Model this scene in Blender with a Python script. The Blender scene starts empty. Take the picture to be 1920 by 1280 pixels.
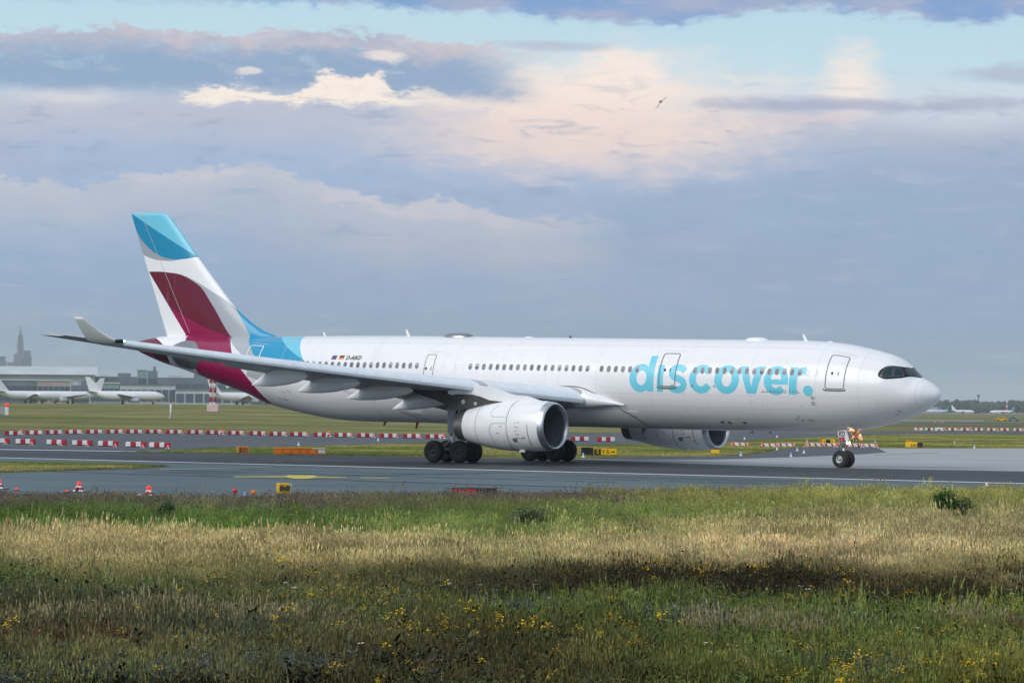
import bpy, math, random
import numpy as np
from mathutils import Matrix, Vector

random.seed(7)
rng = np.random.default_rng(7)
SC = bpy.context.scene
COL = SC.collection

# ------------------------------------------------------------------ camera
FPX = 7150.2                                   # focal length in pixels of a 1920 px wide frame
CAM = np.array([110.163, -201.161, 3.638])
YAW, PITCH, ROLL = -0.61291, 0.01678, -0.00697
_F = np.array([math.sin(YAW) * math.cos(PITCH), math.cos(YAW) * math.cos(PITCH), math.sin(PITCH)])
_R = np.array([math.cos(YAW), -math.sin(YAW), 0.0])
_U = np.cross(_R, _F)
_c, _s = math.cos(ROLL), math.sin(ROLL)
_R2, _U2 = _c * _R - _s * _U, _s * _R + _c * _U
cam = bpy.data.cameras.new('camera')
cam.lens, cam.sensor_width, cam.sensor_fit = FPX / 1920 * 36, 36.0, 'HORIZONTAL'
cam.clip_start, cam.clip_end = 1.0, 60000.0
camo = bpy.data.objects.new('camera', cam)
COL.objects.link(camo)
m = Matrix.Identity(4)
for i in range(3):
    m[i][0], m[i][1], m[i][2], m[i][3] = _R2[i], _U2[i], -_F[i], CAM[i]
camo.matrix_world = m
SC.camera = camo

# ------------------------------------------------------------------ light
SUN_AZ = math.radians(195)      # compass-like angle the light comes from (0 = +Y, 90 = +X)
SUN_EL = math.radians(37)
SC.view_settings.view_transform = 'Standard'
SC.view_settings.look = 'None'
SC.view_settings.exposure = 0.0
SC.view_settings.gamma = 1.0
SC.view_settings.use_curve_mapping = False
SC.cycles.max_bounces = 6
SC.cycles.volume_bounces = 1
SC.cycles.use_denoising = True
sun = bpy.data.lights.new('sun', 'SUN')
sun.energy, sun.angle, sun.color = 1.6, math.radians(45), (1.0, 0.96, 0.91)
suno = bpy.data.objects.new('sun', sun)
COL.objects.link(suno)
sdir = Vector((math.sin(SUN_AZ) * math.cos(SUN_EL), math.cos(SUN_AZ) * math.cos(SUN_EL), math.sin(SUN_EL)))
suno.rotation_euler = sdir.to_track_quat('Z', 'Y').to_euler()
suno.location = (0, 0, 200)


def lin(r, g=None, b=None):
    if g is None:
        r, g, b = r
    return tuple(((v / 255) / 12.92 if v / 255 <= 0.04045 else ((v / 255 + 0.055) / 1.055) ** 2.4) for v in (r, g, b))


class X:
    """tiny wrapper: arithmetic on shader sockets"""
    nt = None

    def __init__(self, s):
        self.s = s

    @staticmethod
    def m(op, *a, clamp=False):
        n = X.nt.nodes.new('ShaderNodeMath')
        n.operation, n.use_clamp = op, clamp
        for i, v in enumerate(a):
            if isinstance(v, X):
                X.nt.links.new(v.s, n.inputs[i])
            else:
                n.inputs[i].default_value = v
        return X(n.outputs[0])

    def __add__(self, o): return X.m('ADD', self, o)
    def __radd__(self, o): return X.m('ADD', self, o)
    def __sub__(self, o): return X.m('SUBTRACT', self, o)
    def __rsub__(self, o): return X.m('SUBTRACT', o, self)
    def __mul__(self, o): return X.m('MULTIPLY', self, o)
    def __rmul__(self, o): return X.m('MULTIPLY', self, o)
    def __truediv__(self, o): return X.m('DIVIDE', self, o)


def sstep(x, a, b):
    n = X.nt.nodes.new('ShaderNodeMapRange')
    n.interpolation_type = 'SMOOTHSTEP'
    X.nt.links.new(x.s, n.inputs[0])
    if a <= b:
        n.inputs[1].default_value, n.inputs[2].default_value, n.inputs[3].default_value, n.inputs[4].default_value = a, b, 0, 1
    else:
        n.inputs[1].default_value, n.inputs[2].default_value, n.inputs[3].default_value, n.inputs[4].default_value = b, a, 1, 0
    return X(n.outputs[0])


def vec(x, y, z=0.0):
    n = X.nt.nodes.new('ShaderNodeCombineXYZ')
    for i, v in enumerate((x, y, z)):
        if isinstance(v, X):
            X.nt.links.new(v.s, n.inputs[i])
        else:
            n.inputs[i].default_value = v
    return n.outputs[0]


def noise(v, scale, detail=4, rough=0.55, dist=0.0):
    n = X.nt.nodes.new('ShaderNodeTexNoise')
    n.inputs['Scale'].default_value, n.inputs['Detail'].default_value = scale, detail
    n.inputs['Roughness'].default_value, n.inputs['Distortion'].default_value = rough, dist
    X.nt.links.new(v, n.inputs['Vector'])
    return X(n.outputs[0])


def mixc(f, a, b):
    n = X.nt.nodes.new('ShaderNodeMix')
    n.data_type = 'RGBA'
    for k, v in ((0, f), (6, a), (7, b)):
        if isinstance(v, X):
            X.nt.links.new(v.s, n.inputs[k])
        elif isinstance(v, bpy.types.NodeSocket):
            X.nt.links.new(v, n.inputs[k])
        elif k == 0:
            n.inputs[0].default_value = v
        else:
            n.inputs[k].default_value = (*v, 1)
    return n.outputs[2]


def ramp(x, stops):
    n = X.nt.nodes.new('ShaderNodeValToRGB')
    e = n.color_ramp.elements
    while len(e) < len(stops):
        e.new(0.5)
    for q, (p, c) in zip(e, stops):
        q.position, q.color = p, (*c, 1)
    X.nt.links.new(x.s if isinstance(x, X) else x, n.inputs[0])
    return n.outputs[0]


# ------------------------------------------------------------------ sky
world = bpy.data.worlds.new('World')
SC.world = world
world.use_nodes = True
world.cycles.sampling_method = 'MANUAL'
world.cycles.sample_map_resolution = 512
nt = X.nt = world.node_tree
nt.nodes.clear()
out = nt.nodes.new('ShaderNodeOutputWorld')
skyt = nt.nodes.new('ShaderNodeTexSky')
skyt.sky_type, skyt.sun_disc = 'NISHITA', False
skyt.sun_elevation, skyt.sun_rotation = SUN_EL, SUN_AZ
skyt.air_density, skyt.dust_density, skyt.ozone_density = 1.0, 1.5, 1.0
bg1 = nt.nodes.new('ShaderNodeBackground')
bg1.inputs[1].default_value = 0.13
nt.links.new(skyt.outputs[0], bg1.inputs[0])
tc = nt.nodes.new('ShaderNodeTexCoord')
sp = nt.nodes.new('ShaderNodeSeparateXYZ')
nt.links.new(tc.outputs['Generated'], sp.inputs[0])
dx, dy, dz = X(sp.outputs[0]), X(sp.outputs[1]), X(sp.outputs[2])
az = X.m('ARCTAN2', dx, dy)                                # compass bearing
el = X.m('ARCSINE', dz)
raw = az - YAW
u = raw * (FPX / 100) + 9.6                                # bearing and height in units of 0.8 degree
v = 7.6 - el * (FPX / 100)
# one continuous cloud field, stretched along the horizon
nA = noise(vec(u * 0.16, v * 0.55, 3.1), 1.0, 7, 0.56)
nB = noise(vec(u * 0.55 + 11, v * 1.5, 7.7), 1.0, 8, 0.6)
nC = noise(vec(u * 1.7 - 5, v * 3.2, 1.3), 1.0, 8, 0.62)
nL = noise(vec(u * 0.09, v * 0.16, 9.0), 1.0, 3, 0.5)
wu = u + (nB - 0.5) * 1.5 + (nC - 0.5) * 0.45
wv = v + (nA - 0.5) * 0.55 + (nB - 0.5) * 0.38 + (nC - 0.5) * 0.30


nR = noise(vec(u * 1.5 + 3, v * 3.6, 5.5), 1.0, 9, 0.62, 0.3)


def ell(cu, cv, ru, rv, soft=0.6, rag=1.6):
    """ragged-edged cloud around a bearing and height"""
    a = (u + (nB - 0.5) * 0.9 - cu) / ru
    b = (v + (nB - 0.5) * 0.25 - cv) / rv
    return sstep(1.0 - X.m('SQRT', a * a + b * b) + (nR - 0.5) * rag, -soft * 0.5, soft * 0.9)


c0 = lambda r, g, b, k=1.0: tuple(x * k for x in lin(r, g, b))
# haze-grey deck near the horizon turning to pale clear sky higher up
vv = v + (nL - 0.5) * 1.6 + (nA - 0.5) * 0.7
deck = ramp(sstep(vv, -4, 8) * 0 + X.m('MULTIPLY_ADD', vv, 1 / 12, 4 / 12, clamp=True), [
    (0.00, c0(214, 228, 242)), (0.30, c0(184, 219, 237)), (0.43, c0(199, 227, 239)), (0.475, c0(214, 225, 235)),
    (0.52, c0(192, 199, 218)), (0.60, c0(168, 189, 220)), (0.70, c0(156, 181, 215)), (0.80, c0(147, 173, 206)),
    (0.90, c0(146, 171, 195)), (0.965, c0(155, 176, 190)), (1.0, c0(156, 175, 186))])
col = deck
# slow lavender / blue drift in the deck
lav = sstep(nA, 0.45, 0.68) * sstep(v, 1.7, 2.6) * 0.55
col = mixc(lav, col, c0(178, 182, 204))
blu = sstep(nL, 0.52, 0.36) * sstep(v, 2.0, 3.2) * sstep(v, 7.0, 5.0) * 0.5
col = mixc(blu, col, c0(141, 165, 196))
# bright lit cumulus
for q, k in ((ell(11.2, 2.05, 3.3, 1.05, 1.1, 1.3), 0.9), (ell(8.6, 1.75, 2.2, 0.34, 0.8), 0.55), (ell(11.6, 1.50, 0.95, 0.55, 0.7), 0.9), (ell(10.2, 1.85, 1.7, 0.45, 0.8), 0.7),
             (ell(15.9, 1.55, 0.55, 0.72, 0.9, 1.3), 0.8), (ell(1.35, 1.85, 0.85, 0.34, 0.9), 0.35)):
    col = mixc(q * k, col, c0(255, 238, 226, 1.04))
col = mixc(ell(10.8, 2.55, 3.4, 0.75, 1.2, 1.0) * 0.75, col, c0(248, 222, 212))
# cloud edges drawn as height profiles along the bearing, roughened by noise
def prof(stops):
    r = ramp(X.m('MULTIPLY_ADD', u, 1 / 26, 3 / 26, clamp=True), [((a + 3) / 26, (b / 8, b / 8, b / 8)) for a, b in stops])
    return X(r) * 8.0


nE = noise(vec(u * 4.2 - 9, v * 7.5, 2.2), 1.0, 9, 0.66, 0.4)
rough = (nR - 0.5) * 0.75 + (nC - 0.5) * 0.42 + (nE - 0.5) * 0.34
ev = v + rough                                              # roughened height
# left blue-grey cloud with pink crest
tB = prof([(-3, .7), (0, .68), (1.8, .62), (2.2, .54), (3.2, .63), (4.6, .68), (5.4, .56), (6.6, .60), (7.6, .72), (9.2, .80), (10.8, .92), (11.2, 2.2)])
bodyB = sstep(ev - tB, -0.04, 0.12) * sstep(wv, 2.02, 1.6) * sstep(wu, 10.6, 8.6)
crest = sstep(ev - tB, 0.62, 0.08) * (0.55 + sstep(nB, 0.40, 0.62) * 0.45)
colB = mixc(crest, c0(144, 170, 203), c0(210, 198, 206))
col = mixc(bodyB * (0.95 - sstep(nR, 0.52, 0.70) * 0.35), col, colB)
# sunlit heaps, flat below and billowing above
tH = prof([(-3, 2.4), (2.9, 2.2), (3.3, 1.93), (4.0, 1.70), (4.6, 1.60), (5.1, 1.80), (5.45, 1.86), (5.75, 1.58), (6.1, 1.44), (7.1, 1.44), (7.35, 1.72), (8.2, 1.62), (8.8, 2.1), (9.4, 2.4)])
heap = sstep(ev - tH, -0.05, 0.10) * sstep(v + (nC - 0.5) * 0.5 + (nR - 0.5) * 0.4, 2.06, 1.90) * (1.0 - sstep(nE, 0.56, 0.72) * 0.4)
col = mixc(heap * (1.0 - sstep(u, 7.0, 8.4) * 0.55), col, c0(255, 241, 228, 1.04))
for q, k in ((ell(7.2, 1.08, 0.45, 0.12, 0.6, 2.2), 0.7), (ell(4.5, 1.36, 0.22, 0.07, 0.6, 2.2), 0.6)):
    col = mixc(q * k, col, c0(255, 241, 228, 1.04))
col = mixc(sstep(ev, 1.95, 2.10) * sstep(v, 3.0, 2.1) * sstep(u, 9.5, 6.5) * 0.6, col, c0(194, 197, 213))
# streaks right of the lit cloud
for q, k in ((ell(15.3, 1.95, 2.4, 0.14, 0.8), 0.85), (ell(18.2, 1.93, 1.5, 0.15, 0.8), 0.7), (ell(10.3, 0.86, 1.1, 0.10, 0.8), 0.55), (ell(18.9, 1.38, 0.95, 0.2, 0.7), 0.6)):
    col = mixc(q * k, col, c0(172, 178, 204))
col = mixc(ell(15.4, 2.2, 1.2, 0.10, 0.9) * 0.7, col, c0(226, 210, 216))
# dark band along the top of the view, breaking up higher
tT = prof([(-3, .1), (0, .16), (2.5, .10), (4.8, .22), (6.4, .16), (7.5, .22), (9.5, .34), (11.0, .46), (12.6, .50), (14.0, .30), (15.5, .20), (16.6, .32), (17.6, .50), (18.6, .44), (19.6, .22), (23, .3)])
top = sstep(tT - v - rough * 0.75, -0.06, 0.16) * sstep(v, -1.8, -0.6)
edge = sstep(u + (nA - 0.5) * 4, 3.0, 7.0)
col = mixc(top * (0.45 + edge * 0.48), col, mixc(sstep(nB, 0.38, 0.62), c0(122, 160, 212), c0(168, 176, 206)))
# soft cumulus heads inside the grey deck
tD = prof([(-3, 3.5), (0, 3.44), (1.4, 3.50), (2.6, 3.34), (3.4, 3.22), (4.3, 3.08), (5.1, 3.05), (5.5, 3.35), (6.4, 3.55), (7.5, 3.86), (8.2, 3.72), (8.9, 3.80), (9.4, 4.02), (11.6, 4.06), (12.2, 4.6), (23, 5.0)])
hd = sstep(ev - tD, -0.05, 0.14) * sstep(v - tD, 1.7, 0.1) * sstep(u, 12.5, 9.5)
col = mixc(hd * 0.72, col, c0(198, 201, 212))
rim = sstep(ev - tD, -0.02, 0.10) * sstep(ev - tD, 0.45, 0.10) * sstep(u, 12.0, 9.0) * sstep(nB, 0.36, 0.58)
col = mixc(rim * 0.55, col, c0(220, 214, 218))
# fine wisps over everything in the cloud deck
wisp = noise(vec(u * 0.9 + 40, v * 4.0, 8.8), 1.0, 9, 0.66, 0.6)
col = mixc(sstep(wisp, 0.52, 0.74) * 0.30, col, c0(214, 212, 222))
col = mixc(sstep(wisp, 0.46, 0.30) * sstep(v, 0.9, 2.2) * 0.42, col, c0(134, 160, 196))
# the rest of the dome: broken cloud of the same kind
gen = noise(vec(dx * 2.2, dy * 2.2, dz * 5.0), 1.0, 8, 0.6)
genm = sstep(gen, 0.42, 0.6) * sstep(v, -0.8, -4.0)
col = mixc(genm * 0.85, col, mixc(sstep(gen, 0.5, 0.72), c0(226, 230, 238), c0(168, 182, 206)))
bg2 = nt.nodes.new('ShaderNodeBackground')
bg2.inputs[1].default_value = 1.0
nt.links.new(col, bg2.inputs[0])
# higher up clear air shows between the clouds
clear = (1.0 - genm) * sstep(v, -2.0, -9.0) * 0.6
mx = nt.nodes.new('ShaderNodeMixShader')
nt.links.new(clear.s, mx.inputs[0])
nt.links.new(bg2.outputs[0], mx.inputs[1])
nt.links.new(bg1.outputs[0], mx.inputs[2])
nt.links.new(mx.outputs[0], out.inputs[0])


# ------------------------------------------------------------------ helpers
def smooth01(t):
    t = np.clip(t, 0, 1)
    return t * t * (3 - 2 * t)


def gz(x, y):
    """gentle relief far out on the airfield"""
    x, y = np.asarray(x, float), np.asarray(y, float)
    ax, ay = x - CAM[0], y - CAM[1]
    d = ax * _F[0] + ay * _F[1]
    l = ax * _R[0] + ay * _R[1]
    fall = -0.00085 * np.maximum(d - 750, 0)
    fall = np.maximum(fall, -6.0)
    left = smooth01((-l / np.maximum(d, 1) + 0.03) / 0.06)
    rise = 2.9 * smooth01((d - 480) / 620)
    return np.where(d > 0, fall * (1 - left) + rise * left * smooth01((3500 - d) / 500), 0.0)


def at(px, py):
    """ground point seen at a pixel of the 1920x1280 frame"""
    a, b = px - 960, 640 - py
    uu, v2 = _c * a + _s * b, -_s * a + _c * b
    d = _F + _R * uu / FPX + _U * v2 / FPX
    t = -CAM[2] / d[2]
    P = CAM + d * t
    return np.array([P[0], P[1], 0.0])


def dist_at(px, dep, z=None):
    """ground point at a bearing (pixel column) and a distance"""
    a = (px - 960) / FPX
    P = CAM + (np.array([_F[0], _F[1], 0]) + _R * a) * dep
    return np.array([P[0], P[1], float(gz(P[0], P[1])) if z is None else z])


def mat(name, col=(0.5, 0.5, 0.5), rough=0.5, metal=0.0, var=0.0, vscale=3.0, bump=0.0, bscale=40.0, emit=None, estr=0.0, coat=0.0, spec=0.5, stretch=(1, 1, 1)):
    mt = bpy.data.materials.new(name)
    mt.use_nodes = True
    nt = X.nt = mt.node_tree
    b = nt.nodes['Principled BSDF']
    b.inputs['Base Color'].default_value = (*col, 1)
    b.inputs['Roughness'].default_value = rough
    b.inputs['Metallic'].default_value = metal
    b.inputs['Coat Weight'].default_value = coat
    b.inputs['Specular IOR Level'].default_value = spec
    if emit:
        b.inputs['Emission Color'].default_value = (*emit, 1)
        b.inputs['Emission Strength'].default_value = estr
    if var or bump:
        g = nt.nodes.new('ShaderNodeNewGeometry')
        mp = nt.nodes.new('ShaderNodeMapping')
        mp.inputs['Scale'].default_value = stretch
        nt.links.new(g.outputs['Position'], mp.inputs[0])
        P = mp.outputs[0]
        if var:
            n = noise(P, vscale, 6, 0.6)
            c = mixc(sstep(n, 0.3, 0.7), tuple(max(0, x * (1 - var)) for x in col), tuple(min(1, x * (1 + var)) for x in col))
            nt.links.new(c, b.inputs['Base Color'])
        if bump:
            n2 = noise(P, bscale, 5, 0.6)
            bp = nt.nodes.new('ShaderNodeBump')
            bp.inputs['Strength'].default_value = bump
            bp.inputs['Distance'].default_value = 0.02
            nt.links.new(n2.s, bp.inputs['Height'])
            nt.links.new(bp.outputs[0], b.inputs['Normal'])
    return mt


class MB:
    """collects geometry for one mesh object"""
    def __init__(self):
        self.v, self.f, self.mi = [], [], []

    def add(self, vs, fs, mi=0):
        o = len(self.v)
        self.v += [tuple(map(float, p)) for p in vs]
        self.f += [tuple(i + o for i in q) for q in fs]
        self.mi += [mi] * len(fs)
        return self

    def grid(self, P, mi=0, closeu=False, closev=False):
        P = np.asarray(P)
        n, k = P.shape[:2]
        fs = []
        for i in range(n if closeu else n - 1):
            for j in range(k if closev else k - 1):
                a, b = i, (i + 1) % n
                c, d = j, (j + 1) % k
                fs.append((a * k + c, a * k + d, b * k + d, b * k + c))
        return self.add(P.reshape(-1, 3), fs, mi)

    def box(self, c, s, mi=0, rz=0.0, taper=1.0, bev=0.0):
        hx, hy, hz = s[0] / 2, s[1] / 2, s[2] / 2
        cr, sr = math.cos(rz), math.sin(rz)
        if bev > 0:
            prof = [(-hz, -bev), (-hz + bev, 0), (hz - bev, 0), (hz, -bev)]
        else:
            prof = [(-hz, 0), (hz, 0)]
        vs, fs = [], []
        for z, ins in prof:
            t = 1 + (taper - 1) * (z + hz) / (2 * hz)
            ax, ay = (hx + ins) * t, (hy + ins) * t
            cut = bev
            ring = [(-ax, -ay + cut), (-ax + cut, -ay), (ax - cut, -ay), (ax, -ay + cut), (ax, ay - cut), (ax - cut, ay), (-ax + cut, ay), (-ax, ay - cut)] if bev > 0 else [(-ax, -ay), (ax, -ay), (ax, ay), (-ax, ay)]
            vs += [(c[0] + x * cr - y * sr, c[1] + x * sr + y * cr, c[2] + z) for x, y in ring]
        k = len(vs) // len(prof)
        for i in range(len(prof) - 1):
            for j in range(k):
                fs.append((i * k + j, i * k + (j + 1) % k, (i + 1) * k + (j + 1) % k, (i + 1) * k + j))
        fs.append(tuple(range(k - 1, -1, -1)))
        fs.append(tuple(range((len(prof) - 1) * k, len(prof) * k)))
        return self.add(vs, fs, mi)

    def tube(self, pts, r, seg=10, mi=0, cap=True):
        pts = [np.array(p, float) for p in pts]
        rs = r if isinstance(r, (list, tuple)) else [r] * len(pts)
        rings = []
        for i, p in enumerate(pts):
            t = pts[min(i + 1, len(pts) - 1)] - pts[max(i - 1, 0)]
            t /= np.linalg.norm(t) + 1e-9
            a = np.cross(t, (0, 0, 1) if abs(t[2]) < 0.9 else (1, 0, 0))
            a /= np.linalg.norm(a)
            b = np.cross(t, a)
            rings.append([p + rs[i] * (a * math.cos(q) + b * math.sin(q)) for q in np.linspace(0, 2 * math.pi, seg, endpoint=False)])
        o = len(self.v)
        self.grid(np.array(rings), mi, closev=True)
        if cap:
            n = len(pts)
            self.f += [tuple(o + j for j in range(seg - 1, -1, -1)), tuple(o + (n - 1) * seg + j for j in range(seg))]
            self.mi += [mi, mi]
        return self

    def lathe(self, prof, seg=32, axis='x', mi=0, c=(0, 0, 0), mis=None):
        """prof: list of (along, radius)"""
        rings = []
        for a, r in prof:
            q = np.linspace(0, 2 * math.pi, seg, endpoint=False)
            if axis == 'x':
                rings.append(np.stack([np.full(seg, c[0] + a), c[1] + r * np.cos(q), c[2] + r * np.sin(q)], -1))
            elif axis == 'y':
                rings.append(np.stack([c[0] + r * np.cos(q), np.full(seg, c[1] + a), c[2] + r * np.sin(q)], -1))
            else:
                rings.append(np.stack([c[0] + r * np.cos(q), c[1] + r * np.sin(q), np.full(seg, c[2] + a)], -1))
        if mis is None:
            return self.grid(np.array(rings), mi, closev=True)
        for i in range(len(rings) - 1):
            self.grid(np.array(rings[i:i + 2]), mis[i], closev=True)
        return self

    def mesh(self, name, mats, smooth=True):
        me = bpy.data.meshes.new(name)
        me.from_pydata(self.v, [], self.f)
        for q in (mats if isinstance(mats, (list, tuple)) else [mats]):
            me.materials.append(q)
        if any(self.mi):
            me.polygons.foreach_set('material_index', self.mi)
        if smooth:
            me.polygons.foreach_set('use_smooth', [True] * len(self.f))
        me.update()
        return me

    def build(self, name, mats, parent=None, smooth=True, loc=(0, 0, 0), sharp=None):
        me = self.mesh(name, mats, smooth)
        if smooth and sharp:
            me.set_sharp_from_angle(angle=math.radians(sharp))
        return put(name, me, parent, loc)


def put(name, me, parent=None, loc=(0, 0, 0)):
    o = bpy.data.objects.new(name, me)
    COL.objects.link(o)
    o.location = loc
    if parent:
        o.parent = parent
    return o


def tag(o, label=None, cat=None, group=None, kind=None):
    if label: o['label'] = label
    if cat: o['category'] = cat
    if group: o['group'] = group
    if kind: o['kind'] = kind
    return o


def thing(name, label, cat, loc=(0, 0, 0), rz=0.0, group=None):
    o = bpy.data.objects.new(name, None)
    COL.objects.link(o)
    o.location = loc
    o.rotation_euler = (0, 0, rz)
    o.empty_display_size = 0.3
    return tag(o, label, cat, group)


def copy_tree(o, parent=None):
    c = o.copy()
    COL.objects.link(c)
    c.parent = parent
    for ch in list(o.children):
        copy_tree(ch, c)
    return c


def text_mesh(body, size, shear=0.0, bold=0.0):
    cu = bpy.data.curves.new('txt', 'FONT')
    cu.body, cu.size, cu.shear, cu.offset = body, size, shear, bold
    cu.resolution_u = 4
    o = bpy.data.objects.new('txt', cu)
    COL.objects.link(o)
    dg = bpy.context.evaluated_depsgraph_get()
    me = bpy.data.meshes.new_from_object(o.evaluated_get(dg))
    V = np.array([tuple(q.co) for q in me.vertices])
    Fc = [tuple(p.vertices) for p in me.polygons]
    bpy.data.objects.remove(o)
    bpy.data.curves.remove(cu)
    bpy.data.meshes.remove(me)
    return V, Fc
# ------------------------------------------------------------------ ground
def ground_mat():
    mt = bpy.data.materials.new('airfield_grass')
    mt.use_nodes = True
    nt = X.nt = mt.node_tree
    b = nt.nodes['Principled BSDF']
    b.inputs['Roughness'].default_value = 0.95
    b.inputs['Specular IOR Level'].default_value = 0.1
    g = nt.nodes.new('ShaderNodeNewGeometry')
    P = g.outputs['Position']
    mp = nt.nodes.new('ShaderNodeMapping')       # mowing strips run along the taxiway
    mp.inputs['Rotation'].default_value = (0, 0, math.radians(-35))
    mp.inputs['Scale'].default_value = (0.35, 1.0, 1.0)
    nt.links.new(P, mp.inputs[0])
    a = noise(mp.outputs[0], 0.022, 7, 0.68)
    c = noise(mp.outputs[0], 0.16, 7, 0.7)
    d = noise(P, 2.2, 5, 0.7)
    e = noise(mp.outputs[0], 0.0065, 5, 0.6)
    k = mixc(sstep(a, 0.38, 0.60), lin(104, 110, 58), lin(150, 143, 92))
    k = mixc(sstep(e, 0.46, 0.62) * 0.7, k, lin(112, 106, 66))
    k = mixc(sstep(c, 0.44, 0.64) * 0.8, k, lin(78, 88, 42))
    k = mixc(sstep(c, 0.46, 0.32) * 0.65, k, lin(168, 160, 108))
    k = mixc(sstep(d, 0.45, 0.7) * 0.5, k, lin(66, 70, 36))
    nt.links.new(k, b.inputs['Base Color'])
    bp = nt.nodes.new('ShaderNodeBump')
    bp.inputs['Strength'].default_value, bp.inputs['Distance'].default_value = 0.8, 0.12
    nt.links.new(d.s, bp.inputs['Height'])
    nt.links.new(bp.outputs[0], b.inputs['Normal'])
    return mt


M = {}
M['ground'] = ground_mat()


def asphalt(name, base, var=0.25, streak=0.35, rough=0.62, sp=0.5):
    mt = bpy.data.materials.new(name)
    mt.use_nodes = True
    nt = X.nt = mt.node_tree
    b = nt.nodes['Principled BSDF']
    g = nt.nodes.new('ShaderNodeNewGeometry')
    P = g.outputs['Position']
    mp = nt.nodes.new('ShaderNodeMapping')      # tyre rubber and sealing streaks run along the runway
    mp.inputs['Rotation'].default_value = (0, 0, math.radians(11.5))
    mp.inputs['Scale'].default_value = (0.025, 1.0, 1.0)
    nt.links.new(P, mp.inputs[0])
    st = noise(mp.outputs[0], 0.8, 6, 0.65)
    big = noise(P, 0.08, 5, 0.6)
    fine = noise(P, 14.0, 4, 0.7)
    k = mixc(sstep(big, 0.3, 0.7), tuple(x * (1 - var) for x in base), tuple(x * (1 + var) for x in base))
    k = mixc(sstep(st, 0.45, 0.75) * streak, k, tuple(x * 0.45 for x in base))
    k = mixc(sstep(st, 0.42, 0.25) * streak * 0.6, k, tuple(x * 1.5 for x in base))
    k = mixc(sstep(fine, 0.35, 0.75) * 0.35, k, tuple(x * 0.7 for x in base))
    nt.links.new(k, b.inputs['Base Color'])
    r = X.m('MULTIPLY_ADD', st, 0.25, rough - 0.12)
    nt.links.new(r.s, b.inputs['Roughness'])
    b.inputs['Specular IOR Level'].default_value = sp
    bp = nt.nodes.new('ShaderNodeBump')
    bp.inputs['Strength'].default_value, bp.inputs['Distance'].default_value = 0.35, 0.01
    nt.links.new(fine.s, bp.inputs['Height'])
    nt.links.new(bp.outputs[0], b.inputs['Normal'])
    return mt


M['runway'] = asphalt('runway_asphalt', (0.034, 0.042, 0.050), 0.3, 0.7, sp=0.22)
M['taxi'] = asphalt('taxiway_asphalt', (0.080, 0.122, 0.134), 0.20, 0.6, sp=0.25)
M['taxi2'] = asphalt('old_asphalt', (0.066, 0.072, 0.078), 0.2, 0.3, sp=0.25)
M['concrete'] = asphalt('pale_concrete', (0.37, 0.395, 0.395), 0.10, 0.16, 0.8, sp=0.2)
M['apron'] = mat('apron_concrete', (0.27, 0.27, 0.27), 0.85, var=0.15, vscale=0.02)
M['paint'] = mat('white_line_paint', (0.72, 0.73, 0.74), 0.6, var=0.12, vscale=2.0)
M['ypaint'] = mat('yellow_line_paint', lin(196, 180, 52), 0.6, var=0.15, vscale=1.2)
M['seam'] = mat('dark_sealed_joint', (0.04, 0.043, 0.047), 0.7)

# one sheet reaching the horizon: fine near the airfield, coarse far out
ld = np.concatenate([np.linspace(-60, 700, 60), np.geomspace(720, 25000, 64)])
la = np.concatenate([np.linspace(-1.3, -0.22, 18), np.linspace(-0.2, 0.2, 60), np.linspace(0.22, 1.3, 18)])
gp = []
for d in ld:
    wdt = max(d, 120.0)
    row = [CAM[:2] + np.array([_F[0], _F[1]]) * d + _R[:2] * (a * wdt) for a in la]
    gp.append([(p[0], p[1], float(gz(p[0], p[1]))) for p in row])
tag(MB().grid(np.array(gp)).build('ground', M['ground']), kind='structure')


def sheet(name, pts, mt, lift, drape=False, kind='structure'):
    """flat paving sheet; pts = outline (world xy)"""
    pts = [np.asarray(p, float)[:2] for p in pts]
    me = bpy.data.meshes.new(name)
    import bmesh
    bm = bmesh.new()
    vs = [bm.verts.new((p[0], p[1], (float(gz(p[0], p[1])) if drape else 0.0) + lift)) for p in pts]
    fc = bm.faces.new(vs)
    if fc.normal.z < 0 or True:
        bm.normal_update()
        if fc.normal.z < 0:
            fc.normal_flip()
    bmesh.ops.triangulate(bm, faces=bm.faces[:])
    bm.to_mesh(me)
    bm.free()
    me.materials.append(mt)
    o = put(name, me)
    return tag(o, kind=kind)


A = lambda L: [at(*q) for q in L]
# white runway edge line and the pavement around it, as straight lines on the ground
w0, w1 = at(0, 858), at(1920, 906.5)
wd = (w1 - w0) / np.linalg.norm(w1 - w0)
wn = np.array([-wd[1], wd[0], 0])                       # points away from the camera


def along(a, n):
    return w0 + wd * a + wn * n


near_edge = A([(-420, 944), (-150, 948), (0, 951), (140, 955), (280, 958.5), (400, 958), (600, 952), (800, 948), (960, 945.5), (1200, 941.5), (1440, 937.5), (1700, 935.5), (1920, 933), (2150, 932), (2500, 931)])
sheet('taxiway', near_edge + [along(160, -2.0), along(160, 3.0), along(-260, 3.0)], M['taxi'], 0.004)
sheet('runway', [along(-260, -1.4), along(160, -1.4), along(160, 33.0), along(85, 33.0), along(52, 37), along(22, 33), along(-10, 34.5), along(-40, 33.5), along(-260, 33.0)], M['runway'], 0.008)
sheet('runway_edge_line', [along(-260, -0.60), along(160, -0.60), along(160, 0.55), along(-260, 0.55)], M['paint'], 0.014)
# second, thinner white line far side of the runway at the left
sheet('runway_far_line', A([(-200, 839.0), (0, 842.3), (220, 845.6), (300, 846.5), (300, 847.2), (220, 846.4), (0, 843.2), (-200, 840.0)]), M['paint'], 0.024)
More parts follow.
